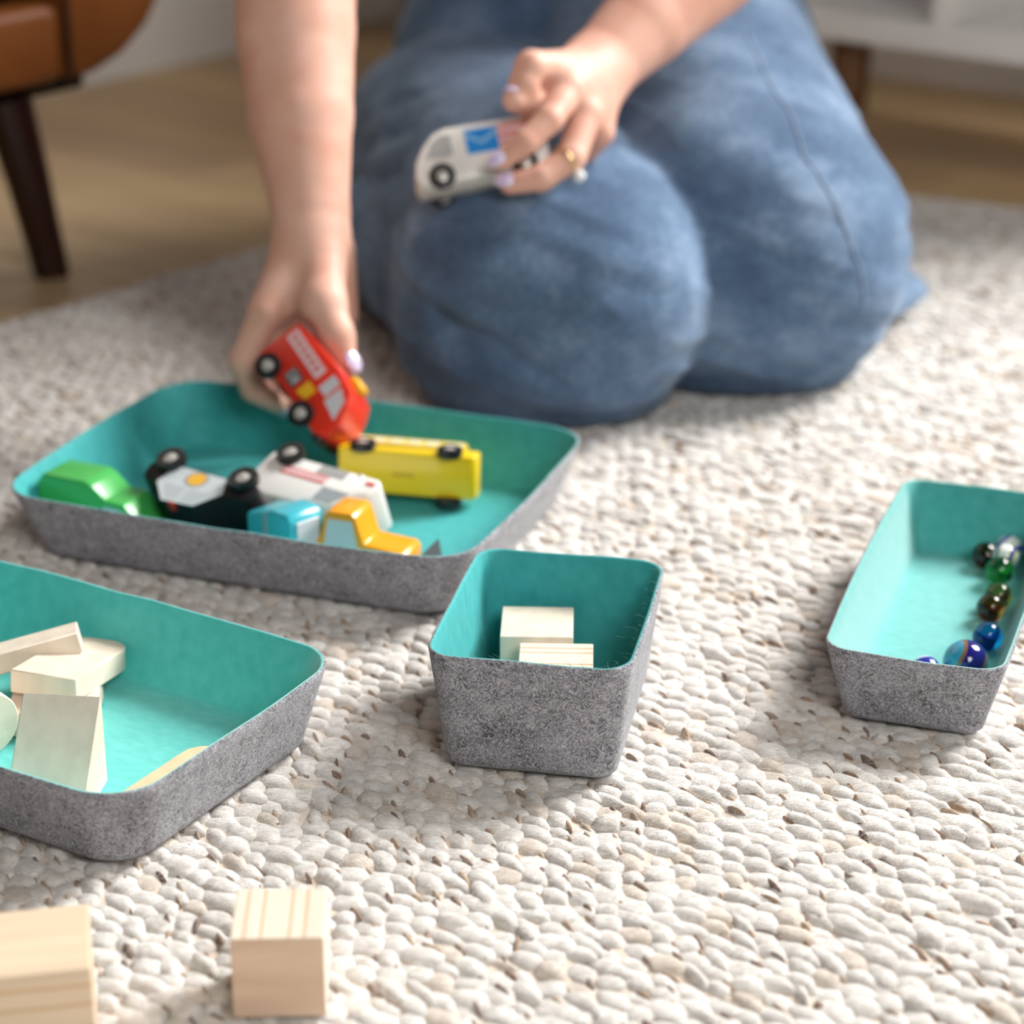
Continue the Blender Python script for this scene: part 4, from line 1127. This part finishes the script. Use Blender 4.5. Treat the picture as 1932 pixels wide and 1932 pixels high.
put_nail((-0.1626, 1.4780, 0.0453), (-0.1774, 1.4720, 0.0572), view_vec(-0.3, -0.8, 0.4), 0.0075)

# ---- jeans
KR1, KR2 = v3(-0.002, 1.604, 0.080), v3(0.056, 1.594, 0.082)          # knee of the leg nearer the tray
HR = v3(-0.055, 2.03, 0.100)
KL1, KL2 = v3(0.165, 1.678, 0.082), v3(0.205, 1.672, 0.083)
HL = v3(0.140, 2.08, 0.160)
jeans = [cap(KR1, KR2, 0.086, 0.084, 0.04, g=0), cap(lerp(KR1, KR2, 0.35) + v3(0, 0.06, 0.004), HR, 0.103, 0.100, 0.05, g=0), cap(KR2 + v3(0.0, 0.06, 0.0), HR + v3(0.075, 0.0, 0.0), 0.088, 0.090, 0.05, g=0),
         cap(KR1 + v3(0.0, 0.02, -0.015), v3(-0.104, 1.87, 0.058), 0.066, 0.056, 0.012, g=1),
         cap(KL1, KL2, 0.087, 0.085, 0.04, g=2), cap(lerp(KL1, KL2, 0.3) + v3(0, 0.05, 0.012), HL, 0.104, 0.118, 0.06, g=2), cap(KL2 + v3(0.0, 0.05, 0.015), HL + v3(0.015, -0.02, 0.01), 0.094, 0.110, 0.06, g=2),
         cap(KL2 + v3(0.0, 0.03, -0.02), v3(0.285, 1.86, 0.046), 0.062, 0.045, 0.012, g=3),
         cap((0.00, 2.14, 0.15), (0.17, 2.15, 0.16), 0.115, 0.120, 0.05, g=4), cap((0.08, 2.16, 0.20), (0.09, 2.11, 0.42), 0.14, 0.130, 0.04, flat=((0, 1, 0), 0.82), g=4)]
# creases
for pts, rad in (([(-0.052, 1.537, 0.090), (-0.022, 1.520, 0.079)], [0.006, 0.004]), ([(-0.022, 1.520, 0.079), (0.007, 1.513, 0.087)], [0.004, 0.002]),
                 ([(-0.008, 1.517, 0.0685), (0.034, 1.521, 0.044)], [0.0045, 0.002]), ([(-0.046, 1.531, 0.087), (-0.033, 1.522, 0.064)], [0.006, 0.004])):
    jeans += chain([np.array(p_) for p_ in pts], rad, 0.012, 'sub')
for a_, b_ in (((-0.140, 1.93, 0.155), (-0.075, 1.86, 0.190)), ((-0.140, 1.90, 0.130), (-0.080, 1.80, 0.165)), ((-0.138, 1.86, 0.105), (-0.088, 1.76, 0.140)), ((-0.132, 1.82, 0.085), (-0.095, 1.72, 0.105))):
    jeans.append(cap(a_, b_, 0.009, 0.003, 0.016, 'sub'))
vj, fj = sdf_mesh(jeans, 0.0042, 0.006)
vj = vj.astype(np.float64)
# flatten where the legs press on the rug, and drape wrinkles
vj[:, 2] = np.where(vj[:, 2] < 0.012, 0.0015 + (vj[:, 2] - 0.012) * 0.10 + 0.0, vj[:, 2])
vj[:, 2] = np.maximum(vj[:, 2], -0.001)
me_tmp = mesh_obj('jeans', vj - PO, fj, MAT_DENIM, PERSON)
nrm = np.zeros(len(vj) * 3, dtype=np.float32); me_tmp.data.vertices.foreach_get('normal', nrm); nrm = nrm.reshape(-1, 3)
disp = np.zeros(len(vj))
for i, p in enumerate(vj):
    q = Vector((p[0] * 9 + 3, p[1] * 9, p[2] * 16))
    a = noise.noise(q)
    w = noise.noise(Vector((p[0] * 7 + p[2] * 22, p[1] * 7, p[2] * 34 + p[0] * 12)))
    w2 = noise.noise(Vector((p[0] * 16 + 9, p[1] * 10 + p[2] * 8, p[2] * 40 - p[0] * 20)))
    disp[i] = 0.0022 * a + (0.0034 * (1 - abs(w) * 2.2) + 0.0018 * (1 - abs(w2) * 2.4)) * max(0.0, min(1.0, (0.26 - p[2]) * 6))
disp *= np.clip((vj[:, 2] - 0.004) * 60, 0, 1)
me_tmp.data.vertices.foreach_set('co', ((vj - PO) + nrm * disp[:, None]).astype(np.float32).ravel()); me_tmp.data.update()
JEANS = me_tmp

# ring on the hand holding the van
rc = Vector((0.0386, 1.5660, 0.1958)); ax = (Vector((0.0420, 1.5670, 0.1979)) - Vector((0.0211, 1.5550, 0.1862))).normalized()
w = view_vec(0.57, -0.80, 0.25); w = (w - ax * w.dot(ax)).normalized(); u = ax.cross(w)
ring_pts = [rc + (u * math.cos(t) + w * math.sin(t)) * 0.0116 for t in [2 * math.pi * k / 24 for k in range(24)]]
rg = empty('finger_ring', rc + w * 0.0150); tag(rg, 'thin gold ring with a round pale stone on the raised hand', 'ring')
RO = Vector(rg.location)
bm_obj('band', tube_bm([p - RO for p in ring_pts], 0.0011, 8, closed=True), MAT_GOLD, rg, smooth=True)
bm = bmesh.new(); bmesh.ops.create_icosphere(bm, subdivisions=2, radius=0.0047); bm_obj('stone', bm, MAT_GEM, rg)

# seam along the outer thigh, turned hem of the trouser leg, shoes
from mathutils.bvhtree import BVHTree
bvh = BVHTree.FromPolygons([tuple(v.co) for v in JEANS.data.vertices], [tuple(p_.vertices) for p_ in JEANS.data.polygons])
def on_jeans(pts, lift=0.0004):
    out = []
    for i in range(len(pts) - 1):
        for k in range(8):
            q = Vector(lerp(pts[i], pts[i + 1], k / 8)) - Vector(PO)
            loc, nn, _, _ = bvh.find_nearest(q)
            out.append(loc + nn * lift)
    return out
MAT_SEAM = plain('pale_denim_seam', (0.26, 0.34, 0.46, 1), 0.9, 0.1)
bm_obj('seam', tube_bm(on_jeans([(0.191, 1.84, 0.235), (0.205, 1.72, 0.214), (0.2195, 1.639, 0.185), (0.249, 1.604, 0.1284), (0.265, 1.605, 0.065)]), 0.0009, 6), MAT_SEAM, JEANS, smooth=True)
def hem():
    p0, p1 = Vector((0.226, 1.715, 0.026)), Vector((0.310, 1.857, 0.020))
    d = (p1 - p0).normalized(); sd = Vector((d.y, -d.x, 0)).normalized()
    V_, F_ = [], []; n_ = 28; rows = []
    for lay, sg in ((0, 1), (1, -1)):
        for i in range(8):
            t = i / 7 if sg > 0 else 1 - i / 7
            c = p0.lerp(p1, t); hw = 0.050 + 0.004 * t - 0.003 * lay; hh = 0.024 - 0.005 * t - 0.003 * lay
            rows.append(len(V_))
            for k in range(n_):
                a_ = 2 * math.pi * k / n_
                x_ = math.copysign(abs(math.cos(a_)) ** 0.8, math.cos(a_)) * hw; z_ = math.copysign(abs(math.sin(a_)) ** 1.0, math.sin(a_)) * hh
                q = c + sd * x_ + Vector((0, 0, z_ + 0.0012 * math.sin(5 * a_ + 9 * t)))
                V_.append((q.x - PO[0], q.y - PO[1], max(q.z, 0.001)))
    for a_, b_ in zip(rows, rows[1:]):
        for k in range(n_): F_.append((a_ + k, a_ + (k + 1) % n_, b_ + (k + 1) % n_, b_ + k))
    mesh_obj('trouser_hem', V_, F_, MAT_DENIM, PERSON)
hem()
for a_, b_, c_ in (((-0.125, 1.925, 0.030), (-0.150, 2.00, 0.036), (-0.165, 2.07, 0.030)), ((0.295, 1.89, 0.026), (0.25, 1.95, 0.034), (0.20, 2.0, 0.03))):
    vv, ff = sdf_mesh(chain([np.array(a_), np.array(b_), np.array(c_)], [0.024, 0.034, 0.028], 0.004), 0.004)
    vv[:, 2] = np.maximum(vv[:, 2], 0.001)
    mesh_obj('shoe', vv - PO.astype(np.float32), ff, MAT_SHOE, PERSON)
